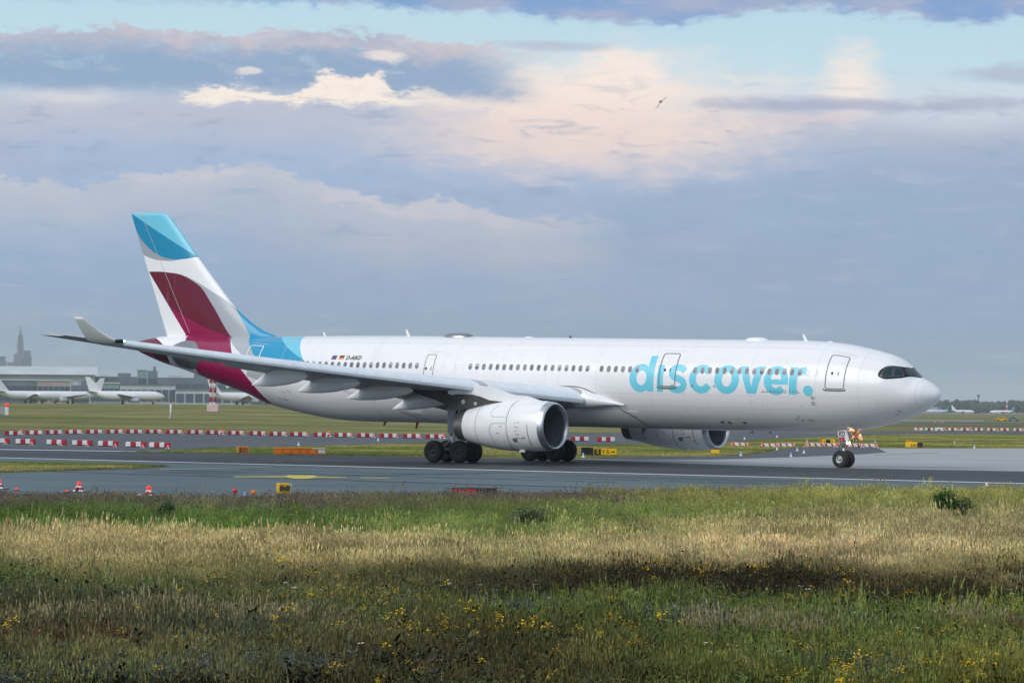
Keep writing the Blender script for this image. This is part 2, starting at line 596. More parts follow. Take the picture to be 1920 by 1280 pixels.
# lead-off taxiway behind the runway (left part and the far strip on the right)
sheet('cross_taxiway', A([(-700, 842), (0, 846), (225, 847), (330, 847), (400, 841), (600, 837), (800, 831), (1065, 836), (1170, 834), (1380, 829), (1440, 824.5), (1640, 815.5), (1960, 814.5), (2400, 814.5),
                          (2400, 808.3), (1960, 808.3), (1640, 808.0), (1440, 808.0), (1200, 811), (1065, 812.5), (800, 813.5), (400, 812.5), (0, 810), (-700, 806)]), M['taxi2'], 0.004)
# pale concrete on the right and the dark wedge in front of it
sheet('concrete_pavement', A([(1060, 859.6), (1200, 861), (1340, 861), (1500, 856), (1620, 851), (1655, 848), (1640, 840.5), (1800, 840.8), (2500, 842), (2500, 895), (1920, 883.6), (1500, 875.8), (1200, 866.2)]), M['concrete'], 0.012)
sheet('dark_stub', A([(1100, 856.8), (1340, 856.2), (1400, 853.5), (1460, 843), (1500, 838.8), (1640, 838.6), (1646, 840.2), (1662, 848), (1620, 851.4), (1500, 856.4), (1340, 861.4), (1180, 860.6)]), M['taxi2'], 0.016)
for a0, b0, a1, b1 in ((1500, 858, 2100, 866), (1760, 848.5, 1640, 853)):
    p, q = at(a0, b0), at(a1, b1)
    t = (q - p) / np.linalg.norm(q - p)
    n = np.array([-t[1], t[0], 0]) * 0.16
    sheet('paving_joint', [p - n, q - n, q + n, p + n], M['seam'], 0.020)
# far strips of pavement on the airfield to the right
for nm, y0, y1, x0, x1, mt in (('far_taxiway', 795.4, 797.6, 1180, 2300, 'taxi2'), ('far_service_road', 783.6, 786.0, 1150, 1845, 'apron'), ('far_runway', 788.5, 791.0, 1600, 2300, 'taxi')):
    sheet(nm, A([(x0, y0), ((x0 + x1) / 2, y0 + 0.6), (x1, y0 + 1.4), (x1, y1 + 1.4), ((x0 + x1) / 2, y1 + 0.6), (x0, y1)]), M[mt], 0.05, True)
for nm, d0, d1, x0, x1, mt in (('distant_apron', 4700, 5900, 1560, 2500, 'apron'),):
    pts = [dist_at(x, d0) for x in np.linspace(x0, x1, 14)] + [dist_at(x, d1) for x in np.linspace(x1, x0, 14)]
    sheet(nm, pts, M[mt], 0.35, True)
# yellow centre line leading off the runway with its wide mark
sheet('taxiway_guide_line', A([(438, 893.6), (534, 893.0), (540, 891.2), (588, 891.4), (596, 893.6), (650, 895.0), (650, 895.9), (592, 895.6), (578, 897.6), (552, 897.6), (536, 894.9), (438, 894.8)]), M['ypaint'], 0.020)
sheet('taxiway_guide_line', A([(676, 895.6), (728, 895.8), (733, 896.9), (676, 896.6)]), M['ypaint'], 0.020)
sheet('taxiway_seam', A([(592, 893.0), (800, 889.0), (1000, 885.6), (1000, 886.0), (800, 889.5), (592, 893.4)]), M['seam'], 0.020)
sheet('faded_line', A([(300, 880.2), (420, 877.4), (510, 875.2), (510, 875.9), (420, 878.1), (300, 881.0)]), M['concrete'], 0.020)
# grass island between runway and taxiway at the left, with the turf standing a little proud
isle = A([(-420, 868), (-60, 868.0), (0, 868.3), (150, 870), (250, 872.6), (308, 875.2), (230, 879), (100, 883), (0, 886), (-60, 887.5), (-420, 893)])
sheet('grass_island', isle, M['ground'], 0.03)

# sealed cracks and construction joints in the asphalt
rj = np.random.default_rng(23)


def crack(p, q, w_, lift, mt):
    n_ = max(4, int(np.linalg.norm(q - p) / 2.5))
    t_ = (q - p) / np.linalg.norm(q - p)
    nn_ = np.array([-t_[1], t_[0], 0])
    mid = [p + (q - p) * k / n_ + nn_ * rj.normal() * 0.22 for k in range(n_ + 1)]
    wv_ = [w_ * rj.uniform(.5, 1.3) for _ in mid]
    g = MB().grid(np.array([[(a - nn_ * b / 2) + [0, 0, lift], (a + nn_ * b / 2) + [0, 0, lift]] for a, b in zip(mid, wv_)]))
    tag(g.build('sealed_crack', mt, None, smooth=False), kind='structure')


for a0, a1, n0, n1 in ((-40, 30, -9, -9.4), (-10, 75, -17.5, -17.2), (20, 95, -26, -27), (40, 110, -12.5, -12), (-20, 40, -36, -36.5), (0, 60, 8, 8.2), (40, 120, 16.5, 16.3), (-60, 20, 24, 24.4), (-80, -10, 14, 13.8)):
    crack(along(a0, n0), along(a1, n1), 0.5, 0.018, M['seam'])
for a0, n0, n1 in ((12, -3, -30), (33, -2, -20), (52, -2, -26), (71, -2, -12), (-8, -3, -22), (24, 2, 30), (58, 2, 33), (-30, 2, 31), (90, 2, 30)):
    crack(along(a0, n0), along(a0 + rj.uniform(-3, 3), n1), 0.14, 0.018, M['seam'])
M['patch'] = asphalt('patched_asphalt', (0.055, 0.075, 0.083), 0.15, 0.3, sp=0.22)
for a0, a1, n0, n1 in ((18, 31, -20, -14), (60, 78, -9, -5), (-2, 6, -31, -26), (44, 50, -23, -19)):
    sheet('asphalt_patch', [along(a0, n0), along(a1, n0), along(a1, n1), along(a0, n1)], M['patch'], 0.010)
# ------------------------------------------------------------------ airliner (s = metres aft of the nose, x = -s; starboard = -y)
PROF = np.array([
    (0.00, -0.36, -0.36, 0.0), (0.03, -0.22, -0.50, 0.19), (0.12, -0.08, -0.64, 0.38), (0.30, 0.10, -0.81, 0.62), (0.68, 0.40, -1.08, 0.98), (1.08, 0.58, -1.32, 1.26), (1.36, 0.68, -1.45, 1.43),
    (1.72, 1.02, -1.61, 1.61), (2.25, 1.48, -1.80, 1.84), (2.89, 1.88, -2.01, 2.09), (3.85, 2.17, -2.26, 2.33), (4.4, 2.30, -2.37, 2.44), (5.2, 2.45, -2.51, 2.56), (6.13, 2.61, -2.64, 2.67),
    (7.48, 2.745, -2.77, 2.77), (9.0, 2.81, -2.82, 2.82), (10.5, 2.82, -2.82, 2.82), (40., 2.82, -2.86, 2.82), (42., 2.80, -2.87, 2.82), (43.5, 2.79, -2.87, 2.82), (45.3, 2.76, -2.79, 2.80),
    (47.5, 2.73, -2.53, 2.74), (49.7, 2.70, -2.17, 2.62), (51.1, 2.69, -1.85, 2.50), (52.4, 2.71, -1.38, 2.33), (55.3, 2.69, -0.57, 1.89), (58.8, 2.66, 0.36, 1.28), (60.5, 2.60, 0.76, 0.98),
    (61.3, 2.52, 1.0, .80), (62.6, 2.30, 1.45, 0.48), (63.0, 2.2, 1.65, 0.34), (63.15, 2.02, 1.80, 0.12)])


def pchip(x, y):
    x, y = np.asarray(x, float), np.asarray(y, float)
    h = np.diff(x)
    d = np.diff(y) / h
    mm = np.zeros_like(y)
    for i in range(1, len(x) - 1):
        if d[i - 1] * d[i] > 0:
            a, b = 2 * h[i] + h[i - 1], h[i] + 2 * h[i - 1]
            mm[i] = (a + b) / (a / d[i - 1] + b / d[i])
    mm[0], mm[-1] = d[0], d[-1]

    def f(q):
        q = np.clip(np.asarray(q, float), x[0], x[-1])
        i = np.clip(np.searchsorted(x, q) - 1, 0, len(x) - 2)
        t = (q - x[i]) / h[i]
        return (2 * t**3 - 3 * t**2 + 1) * y[i] + (t**3 - 2 * t**2 + t) * h[i] * mm[i] + (-2 * t**3 + 3 * t**2) * y[i + 1] + (t**3 - t**2) * h[i] * mm[i + 1]
    return f


f_top, f_bot, f_wid = (pchip(PROF[:, 0], PROF[:, k]) for k in (1, 2, 3))


def zc(s): return 4.78 + 0.0141 * s + (f_top(s) + f_bot(s)) / 2
def hh(s): return (f_top(s) - f_bot(s)) / 2


def surf(s, th, off=0.0):
    s, th = np.broadcast_arrays(np.asarray(s, float), np.asarray(th, float))
    return np.stack([-s, -(f_wid(s) + off) * np.cos(th), zc(s) + (hh(s) + off) * np.sin(th)], -1)


def sdf(P, poly):
    """signed distance (negative inside) of points to a polygon, 2D"""
    poly = np.asarray(poly, float)
    d = np.full(len(P), 1e9)
    inside = np.zeros(len(P), bool)
    for a, b in zip(poly, np.roll(poly, -1, 0)):
        e, w = b - a, P - a
        t = np.clip((w @ e) / max(e @ e, 1e-12), 0, 1)
        d = np.minimum(d, np.hypot(*(w - t[:, None] * e).T))
        c = (a[1] > P[:, 1]) != (b[1] > P[:, 1])
        with np.errstate(divide='ignore', invalid='ignore'):
            xi = (b[0] - a[0]) * (P[:, 1] - a[1]) / (b[1] - a[1]) + a[0]
        inside ^= c & (P[:, 0] < xi)
    return np.where(inside, -d, d)


def smooth_poly(pts, k=6):
    """open Catmull-Rom through points"""
    p = [np.array(q, float) for q in pts]
    p = [2 * p[0] - p[1]] + p + [2 * p[-1] - p[-2]]
    o = []
    for i in range(1, len(p) - 2):
        for t in np.linspace(0, 1, k, endpoint=False):
            o.append(0.5 * (2 * p[i] + (p[i + 1] - p[i - 1]) * t + (2 * p[i - 1] - 5 * p[i] + 4 * p[i + 1] - p[i + 2]) * t * t + (3 * p[i] - p[i - 1] - 3 * p[i + 1] + p[i + 2]) * t**3))
    o.append(p[-2])
    return [tuple(q) for q in o]


WHITE = (0.85, 0.86, 0.87)
MAROON, MAGENTA = lin(104, 0, 40), lin(144, 0, 72)
BLUE, LBLUE, MIDBLUE, LGREY = lin(0, 150, 194), lin(112, 203, 226), lin(0, 138, 178), lin(172, 179, 186)


def paint_mat(name, layers, base=WHITE, rough=0.24, coat=0.35, spec=0.5):
    """glossy paint; each layer = (attribute, colour) where the attribute is a signed distance in metres"""
    mt = bpy.data.materials.new(name)
    mt.use_nodes = True
    nt = X.nt = mt.node_tree
    b = nt.nodes['Principled BSDF']
    g = nt.nodes.new('ShaderNodeNewGeometry')
    mp = nt.nodes.new('ShaderNodeMapping')
    mp.inputs['Scale'].default_value = (1.0, 0.5, 0.35)      # grime runs down the skin
    nt.links.new(g.outputs['Position'], mp.inputs[0])
    n = noise(mp.outputs[0], 1.1, 7, 0.65)
    col = mixc(sstep(n, 0.5, 0.8) * 0.35, base, tuple(x * 0.80 for x in base))
    mp2 = nt.nodes.new('ShaderNodeMapping')
    mp2.inputs['Scale'].default_value = (3.2, 0.35, 0.22)     # run-off streaks
    nt.links.new(g.outputs['Position'], mp2.inputs[0])
    ns = noise(mp2.outputs[0], 1.0, 6, 0.7)
    dirt = sstep(ns, 0.56, 0.76) * 0.22
    for an, c in layers:
        at_ = nt.nodes.new('ShaderNodeAttribute')
        at_.attribute_name = an
        col = mixc(sstep(X(at_.outputs['Fac']), 0.006, -0.006), col, c)
    col = mixc(dirt, col, (0.42, 0.41, 0.39))
    nt.links.new(col, b.inputs['Base Color'])
    n2 = noise(g.outputs['Position'], 0.9, 4, 0.6)
    r = X.m('MULTIPLY_ADD', n2, 0.10, rough - 0.05)
    nt.links.new(r.s, b.inputs['Roughness'])
    b.inputs['Specular IOR Level'].default_value = spec
    b.inputs['Coat Weight'].default_value = coat
    b.inputs['Coat Roughness'].default_value = 0.08
    # faint panel waviness
    n3 = noise(g.outputs['Position'], 1.6, 2, 0.5)
    bp = nt.nodes.new('ShaderNodeBump')
    bp.inputs['Strength'].default_value, bp.inputs['Distance'].default_value = 0.10, 0.02
    nt.links.new(n3.s, bp.inputs['Height'])
    nt.links.new(bp.outputs[0], b.inputs['Normal'])
    return mt


M['white'] = paint_mat('white_aircraft_paint', [])
M['greyp'] = paint_mat('grey_wing_paint', [], base=(0.50, 0.52, 0.54), rough=0.6, coat=0.0, spec=0.12)
M['slat'] = mat('pale_slat_paint', (0.76, 0.83, 0.88), 0.35, metal=0.0, var=0.05, vscale=2.0, coat=0.3)
M['metal'] = mat('bare_metal', (0.58, 0.61, 0.64), 0.36, metal=1.0, var=0.1, vscale=3.0)
M['nozzle'] = mat('heat_stained_metal', (0.30, 0.29, 0.28), 0.38, metal=0.9, var=0.2, vscale=4.0)
M['plate'] = mat('polished_plate', (0.34, 0.35, 0.36), 0.28, metal=0.9, var=0.15, vscale=3.0)
M['dark'] = mat('dark_shield', (0.055, 0.052, 0.05), 0.55, var=0.15, vscale=3.0)
M['black'] = mat('black_gloss', (0.008, 0.009, 0.012), 0.3, spec=0.25)
M['line'] = mat('panel_gap', (0.16, 0.17, 0.18), 0.6)
M['line2'] = mat('fine_panel_gap', (0.60, 0.61, 0.62), 0.6)
M['duct'] = mat('intake_liner', (0.11, 0.125, 0.14), 0.45, var=0.1, vscale=3.0)
M['blade'] = mat('fan_blade', (0.10, 0.105, 0.115), 0.3, metal=0.8)
M['tyre'] = mat('tyre_rubber', (0.018, 0.018, 0.019), 0.75, var=0.2, vscale=8.0)
M['rim'] = mat('wheel_rim', (0.42, 0.43, 0.44), 0.4, metal=0.6, var=0.15, vscale=10)
M['rimd'] = mat('sooty_wheel_rim', (0.05, 0.05, 0.05), 0.55, metal=0.4, var=0.2, vscale=10)
M['strut'] = mat('gear_strut_paint', (0.42, 0.43, 0.45), 0.4, metal=0.3, var=0.15, vscale=6)
M['strutd'] = mat('greasy_strut', (0.06, 0.06, 0.06), 0.5, metal=0.3, var=0.2, vscale=6)
M['pane'] = mat('cabin_pane', (0.17, 0.18, 0.20), 0.15, var=0.45, vscale=1.3, spec=0.4)
M['frame'] = mat('window_frame', (0.46, 0.47, 0.49), 0.4)
M['plug'] = mat('plugged_window_paint', (0.70, 0.71, 0.72), 0.35)
M['cock'] = mat('cockpit_glass', (0.015, 0.04, 0.05), 0.08, spec=0.5)
M['letter'] = mat('light_blue_lettering', lin(112, 210, 231), 0.28, coat=0.2, var=0.04, vscale=1.0)
M['ink'] = mat('black_marking', (0.012, 0.012, 0.014), 0.5)
M['redink'] = mat('red_marking', lin(190, 20, 30), 0.5)
M['euflag'] = mat('blue_flag', lin(24, 44, 130), 0.5)
M['gold'] = mat('gold_flag', lin(236, 178, 30), 0.5)
M['fred'] = mat('red_plastic', lin(176, 22, 34), 0.5, var=0.1, vscale=3)
M['lampw'] = mat('lit_lamp', (1, 1, 1), 0.3, emit=(1.0, 0.86, 0.66), estr=7.0)

plane = thing('airliner', 'white wide-body airliner with magenta and blue tail taxiing across the runway', 'airplane', (0, 0, 0))

# fuselage with painted livery
ss = np.concatenate([np.array([0, .004, .012, .03, .06, .09, .12, .17, .23]), np.arange(0.3, 9.0, 0.11), np.arange(9.0, 44.5, 0.5), np.arange(44.5, 63.0, 0.085), [63.0, 63.05, 63.1, 63.15]])
tt = np.linspace(-math.pi, math.pi, 257)[:-1]
SS, TT = np.meshgrid(ss, tt, indexing='ij')
mb = MB().grid(surf(SS, TT), closev=True)
n0 = len(tt)
mb.add([surf(63.15, 0.0)[()] * [1, 0, 1]], [])
lastc = len(mb.v) - 1
for j in range(n0):
    mb.f.append(((len(ss) - 1) * n0 + j, (len(ss) - 1) * n0 + (j + 1) % n0, lastc))
    mb.mi.append(0)
fus_layers = []
fme = mb.mesh('fuselage', [])
# livery outlines in (s, angle) of the skin; angle weighted to metres so that edges stay crisp
AW = 2.2
pts2 = np.stack([SS.ravel(), np.where(np.abs(TT) <= math.pi / 2, TT, np.where(TT > 0, math.pi - TT, -math.pi - TT)).ravel() * AW], -1)
pts2 = np.vstack([pts2, [[63.15, 0]]])
H = 1.75


def fus_paint(name, pts, colr):
    poly = [(a, b * AW) for a, b in pts]
    d = sdf(pts2, poly)
    a = fme.attributes.new(name, 'FLOAT', 'POINT')
    a.data.foreach_set('value', d.astype(np.float32))
    fus_layers.append((name, colr))


mag_r = smooth_poly([(54.6, 1.75), (54.19, 1.384), (53.64, .915), (53.17, .6), (52.77, .344), (52.11, .037), (51.355, -.22), (50.75, -.50), (50.2, -.95), (49.7, -1.75)])
mag_l = smooth_poly([(58.3, 1.75), (58.25, 1.45), (57.92, .868), (57.6, .45), (57.1, 0.0), (56.71, -.577), (56.70, -.894), (56.82, -1.307), (56.9, -1.75)])
gr_r = smooth_poly([(52.9, 1.75), (52.79, 1.50), (52.01, .967), (51.42, .687), (50.74, .425), (50.16, .29), (49.3, .02), (48.9, -.10)])
lb_r = smooth_poly([(48.0, 1.75), (47.82, 1.334), (47.48, 1.006), (47.09, .752), (46.65, .524), (46.35, .41), (45.8, .27)])
bl_l = smooth_poly([(50.4, 1.75), (49.62, 1.272), (48.9, .98), (48.16, .7585), (47.2, .55), (46.45, .426), (45.8, .27)])
fus_paint('lv_grey', [(54.6, 1.75)] + list(reversed(gr_r))[::-1] + [(50.2, -.25), (51.5, -.2), (53.2, .6), (54.2, 1.38)], LGREY)
fus_paint('lv_wedge', [(53.6, .93), (53.3, .78), (52.61, .5555), (51.79, .365), (51.2, .12), (51.3, -.23), (52.2, 0.03), (52.8, .345), (53.2, .62)], (0.80, 0.81, 0.82))
fus_paint('lv_lblue', bl_l + list(reversed(lb_r)), LBLUE)
fus_paint('lv_blue', gr_r + [(45.8, .27)] + list(reversed(bl_l)), BLUE)
fus_paint('lv_magenta', mag_r + list(reversed(mag_l)), MAGENTA)
fus_paint('lv_tail', smooth_poly([(61.6, 1.75), (61.39, 1.45), (60.8, .95), (60.23, .615), (59.74, .286), (59.35, -.4), (59.44, -1.02), (59.3, -1.75)]) + [(65, -1.75), (65, 1.75)], MAROON)
fme.materials.append(paint_mat('airliner_livery', fus_layers))
put('fuselage', fme, plane)


def patch_strip(m_, left, right, off, nw=4, mi=0):
    """band between two polylines of (s, v); v = arc height above the fuselage waist"""
    L, Rr = np.asarray(left, float), np.asarray(right, float)
    t = np.linspace(0, 1, nw + 1)[None, :, None]
    Q = L[:, None] * (1 - t) + Rr[:, None] * t
    return m_.grid(surf(Q[..., 0], Q[..., 1] / 2.82, off), mi)


def stroke(m_, path, w, off, closed=False, mi=0, nw=2):
    p = np.asarray(path, float)
    if closed:
        p = np.vstack([p, p[:1]])
        t = np.roll(p, -1, 0) - np.roll(p, 1, 0)
        t[0] = t[-1] = p[1] - p[-2]
    else:
        t = np.gradient(p, axis=0)
    t /= np.linalg.norm(t, axis=1)[:, None] + 1e-9
    n = np.stack([-t[:, 1], t[:, 0]], -1)
    ww = np.broadcast_to(np.asarray(w, float), (len(p),))[:, None] / 2
    return patch_strip(m_, p + n * ww, p - n * ww, off, nw, mi)


def rrect(s0, s1, v0, v1, r=0.2, k=5):
    o = []
    for cs, cv, a0 in ((s1 - r, v1 - r, 0), (s0 + r, v1 - r, 90), (s0 + r, v0 + r, 180), (s1 - r, v0 + r, 270)):
        o += [(cs + r * math.cos(math.radians(a0 + 90 * i / k)), cv + r * math.sin(math.radians(a0 + 90 * i / k))) for i in range(k + 1)]
    out_ = []
    for a, b in zip(o, o[1:] + o[:1]):
        n = max(1, int(math.hypot(b[0] - a[0], b[1] - a[1]) / 0.12))
        out_ += [(a[0] + (b[0] - a[0]) * i / n, a[1] + (b[1] - a[1]) * i / n) for i in range(n)]
    return out_


def disc(m_, s, v, r, off, mi=0, seg=20, ry=None):
    q = np.linspace(0, 2 * math.pi, seg, endpoint=False)
    ry = ry or r
    rings = []
    for k in (1.0, 0.66, 0.33, 0.02):
        rings.append(surf(s + r * k * np.cos(q), (v + ry * k * np.sin(q)) / 2.82, off))
    return m_.grid(np.array(rings), mi, closev=True)


# cabin windows: one mesh for all, each an object of its own
TW = 0.3185
Pw = surf(20.0, TW)
base_w = MB()
q = np.linspace(0, 2 * math.pi, 20, endpoint=False)
sup = lambda c: np.sign(c) * np.abs(c) ** 0.75
ringo = surf(20 + 0.150 * sup(np.cos(q)), TW + 0.215 / 2.82 * sup(np.sin(q)), 0.012)
ringi = surf(20 + 0.122 * sup(np.cos(q)), TW + 0.183 / 2.82 * sup(np.sin(q)), 0.022)
base_w.grid(np.array([ringo, ringi]) - Pw, 0, closev=True)
wfr = base_w.mesh('window', M['frame'])
pm = MB()
pm.grid(np.array([surf(20 + k * 0.122 * sup(np.cos(q)), TW + k * 0.183 / 2.82 * sup(np.sin(q)), 0.019) for k in (1, .66, .33, .02)]) - Pw, 0, closev=True)
wpane = pm.mesh('pane', M['pane'])
M['blind'] = mat('drawn_blind', (0.40, 0.41, 0.42), 0.45, var=0.1, vscale=2)
bl_ = MB()
bl_.grid(np.array([[surf(20 + 0.115 * a, TW + b / 2.82, 0.021) for a in (-1, -.5, 0, .5, 1)] for b in (0.155, 0.09, 0.02)]) - Pw, 0)
wblind = bl_.mesh('blind', M['blind'])
rw = random.Random(3)
pl = MB()
pl.grid(np.array([surf(20 + 0.125 * sup(np.cos(q)), TW + 0.19 / 2.82 * sup(np.sin(q)), 0.005), surf(20 + 0.105 * sup(np.cos(q)), TW + 0.165 / 2.82 * sup(np.sin(q)), 0.006)]) - Pw, 0, closev=True)
wplug = pl.mesh('plugged_window', M['line2'])
idx = list(range(0, 15)) + list(range(22, 28)) + list(range(29, 47)) + list(range(54, 76))
for i in idx:
    s_ = 8.154 + 0.533 * i
    w_ = put('window', wfr, plane, tuple(surf(s_, TW)))
    put('pane', wpane, w_)
    if rw.random() < 0.38:
        put('blind', wblind, w_).scale = (1, 1, 1)
for i in (-1, -2, 47, 48, 50):
    s_ = 8.154 + 0.533 * i
    put('plugged_window', wplug, plane, tuple(surf(s_, TW)))


# doors
def door(s0, s1, v0, v1, lm, off, w=0.045, panel=True, sill=False, win=True, lab=None):
    r = MB()
    stroke(r, rrect(s0, s1, v0, v1, 0.16), w, off, closed=True)
    o = r.build('door', lm, plane)
    if lab:
        o['label'] = lab
    if win:
        cs = (s0 + s1) / 2
        k = MB()
        disc(k, cs + 0.22, v0 + 0.97 + 0.05, 0.075, off + 0.002, ry=0.10)
        k.build('door_window', M['ink'], o)
        k = MB()
        stroke(k, [(cs - 0.18, v0 + 0.90), (cs - 0.18, v0 + 1.02), (cs - 0.18, v0 + 1.14)], 0.05, off + 0.002)
        k.build('door_handle', M['ink'], o)
    if sill:
        k = MB()
        stroke(k, [(s1 + 0.12, v0 - 0.02), (s1 + 0.02, v0 - 0.10), (s1 - 0.3, v0 - 0.12), ((s0 + s1) / 2, v0 - 0.12), (s0 + 0.3, v0 - 0.12), (s0 - 0.02, v0 - 0.10), (s0 - 0.12, v0 - 0.02)], 0.10, off)
        k.build('door_sill', M['line'], o)
    k = MB()
    stroke(k, [(s1 + 0.05, v1 + 0.30), ((s0 + s1) / 2, v1 + 0.27), (s0 - 0.35, v1 + 0.20)], 0.035, 0.006)
    k.build('rain_gutter', M['line2'], o)


door(5.16, 6.37, -0.07, 2.36, M['line'], 0.014, 0.055, sill=True, lab='forward passenger door with grey outline')
door(17.02, 18.20, -0.13, 2.07, M['line'], 0.026, 0.05, sill=True)
door(35.58, 36.31, -0.30, 1.72, M['line'], 0.014, 0.04)
door(50.30, 51.48, -0.05, 2.23, mat('white_outline', (0.85, 0.86, 0.87), 0.4), 0.014, 0.07, win=False, lab='rear door with white outline on the blue livery')

# big lettering on the side
BL, XH, AS = -0.48, 1.22, 1.87


def arc(cs, cv, ro, rv, ri, rvi, a0, a1, n=40, ci=None):
    """band between two ellipses; angle 0 points forward (smaller s)"""
    a = np.radians(np.linspace(a0, a1, n))
    ci = cs if ci is None else ci
    return np.stack([cs - ro * np.cos(a), cv + rv * np.sin(a)], -1), np.stack([ci - ri * np.cos(a), cv + rvi * np.sin(a)], -1)


def vert(s0, s1, v0, v1, n=14):
    t = np.linspace(v0, v1, n)
    return np.stack([np.full(n, s0), t], -1), np.stack([np.full(n, s1), t], -1)


def letter(name, bands):
    g = MB()
    for k, (a, b) in enumerate(bands):
        patch_strip(g, a, b, 0.006 + 0.003 * k, 5)
    o = g.build('letter_' + name, M['letter'], plane)
    return o


CV = 0.37
letter('d', [arc(19.58, CV, 0.81, 0.90, 0.37, 0.46, 0, 360, 60, 19.50), vert(19.07, 18.60, BL, AS, 20)])
letter('i', [vert(18.35, 17.90, BL, XH)])
sp_ = np.array(smooth_poly([(0.20, -0.10), (0.34, -0.26), (0.72, -0.33), (1.06, -0.25), (1.215, 0.0), (1.06, 0.24), (0.74, 0.37), (0.42, 0.50), (0.255, 0.75), (0.40, 0.99), (0.72, 1.07), (1.02, 1.0), (1.20, 0.82)], 6))
sp_[:, 0] = 17.57 - sp_[:, 0]
tg = np.gradient(sp_, axis=0)
tg /= np.linalg.norm(tg, axis=1)[:, None]
nn = np.stack([-tg[:, 1], tg[:, 0]], -1) * 0.21
letter('s', [(sp_ + nn, sp_ - nn)])
letter('c', [arc(15.10, CV, 0.89, 0.90, 0.40, 0.46, 34, 326, 46, 15.10)])
letter('o', [arc(13.27, CV, 0.89, 0.90, 0.36, 0.46, 0, 360, 60)])
tq = np.linspace(0, 1, 16)[:, None]
lerp = lambda a, b: np.array(a) * (1 - tq) + np.array(b) * tq
letter('v', [(lerp((12.40, XH), (11.80, BL)), lerp((11.80, XH), (11.42, BL))), (lerp((11.20, XH), (11.60, BL)), lerp((10.57, XH), (11.18, BL)))])
letter('e', [arc(9.76, CV, 0.86, 0.90, 0.38, 0.47, -8, 318, 54), (lerp((10.2, 0.12), (8.93, 0.12)), lerp((10.2, 0.42), (8.93, 0.42)))])
rp = np.array(smooth_poly([(8.50, 0.40), (8.36, 0.78), (8.12, 0.97), (7.74, 1.03)], 5))
tg = np.gradient(rp, axis=0)
tg /= np.linalg.norm(tg, axis=1)[:, None]
nn = np.stack([-tg[:, 1], tg[:, 0]], -1) * np.linspace(0.16, 0.25, len(rp))[:, None]
letter('r', [vert(8.83, 8.29, BL, XH), (rp + nn, rp - nn)])
g = MB()
disc(g, 7.52, -0.22, 0.325, 0.013, seg=32)
g.build('full_stop', M['letter'], plane)

# registration and flags
V, Fc = text_mesh('D-AIKD', 0.40, 0.22, 0.011)
V[:, 0] *= 1.27 / (V[:, 0].max() - V[:, 0].min())
V[:, 1] *= 0.30 / (V[:, 1].max() - V[:, 1].min())
g = MB()
g.add(surf(42.88 - V[:, 0], (1.27 + V[:, 1]) / 2.82, 0.012), Fc)
g.build('registration', M['ink'], plane)


def flagband(name, s0, s1, v0, v1, mt, sh=0.06, off=0.012):
    g = MB()
    a = np.array([(s0 - sh * t, v0 + (v1 - v0) * t) for t in np.linspace(0, 1, 5)])
    b = np.array([(s1 - sh * t, v0 + (v1 - v0) * t) for t in np.linspace(0, 1, 5)])
    patch_strip(g, a, b, off, 3)
    return g.build(name, mt, plane)


flagband('blue_flag', 44.08, 43.70, 1.27, 1.56, M['euflag'])
flagband('flag_stripe', 43.45, 43.06, 1.465, 1.56, M['ink'])
flagband('flag_stripe', 43.47, 43.08, 1.368, 1.462, M['redink'])
flagband('flag_stripe', 43.49, 43.10, 1.27, 1.365, M['gold'])
g = MB()
for k in range(12):
    a = k * math.pi / 6
    disc(g, 43.87 + 0.085 * math.cos(a), 1.415 + 0.085 * math.sin(a), 0.014, 0.016, seg=6)
g.build('flag_stars', M['gold'], plane)

# panel joints and small marks on the skin
lines = MB()
for s_ in (4.3, 7.05, 11.6, 16.4, 22.9, 26.8, 30.2, 33.9, 40.6, 45.6, 48.3):
    stroke(lines, [(s_, v_) for v_ in np.linspace(-3.4, 3.6, 40)], 0.018, 0.004)
for v_ in (-0.62, -2.3, 2.75, -1.45):
    stroke(lines, [(s_, v_) for s_ in np.linspace(3.2 if v_ > -1 else 7, 44, 90)], 0.014, 0.004)
stroke(lines, [(1.02, v_) for v_ in np.linspace(-4.1, 4.2, 60)], 0.02, 0.004)
lines.build('skin_joints', M['line2'], plane)
cg = MB()
stroke(cg, [(10.79, -.38), (10.80, -1.2), (10.84, -1.9), (10.85, -2.63)], 0.03, 0.006)
stroke(cg, [(8.09, -.32), (8.10, -1.2), (8.15, -1.9), (8.21, -2.68)], 0.03, 0.006)
stroke(cg, [(10.8, -.37), (9.4, -.37), (8.09, -.37)], 0.03, 0.006)
for k in range(10):
    stroke(cg, [(10.65 - k * 0.265, -.37), (10.65 - k * 0.265, -.29), (10.65 - k * 0.265, -.20)], 0.03, 0.016)
o = cg.build('cargo_door', M['line'], plane)
g = MB()
stroke(g, [(10.75, -2.60), (9.5, -2.60), (8.3, -2.62)], 0.05, 0.012)
g.build('cargo_door_sill', M['white'], o)
cg = MB()
stroke(cg, [(46.4, -1.55), (45.0, -1.62), (43.6, -1.65)], 0.06, 0.012)
cg.build('rear_cargo_door_sill', M['white'], plane)
cg = MB()
for s_, v_ in ((47.9, -1.2), (48.4, -1.35), (42.9, -.9), (42.4, -1.0), (41.8, -.9), (49.5, -0.9)):
    stroke(cg, [(s_, v_), (s_ - .12, v_ + .05), (s_ - .3, v_ + .05)], 0.03, 0.008)
    stroke(cg, [(s_ - .35, v_ - .2), (s_ - .35, v_), (s_ - .35, v_ + .1)], 0.025, 0.008)
stroke(cg, [(48.9, -1.95), (48.5, -2.02), (48.0, -2.0)], 0.05, 0.01)
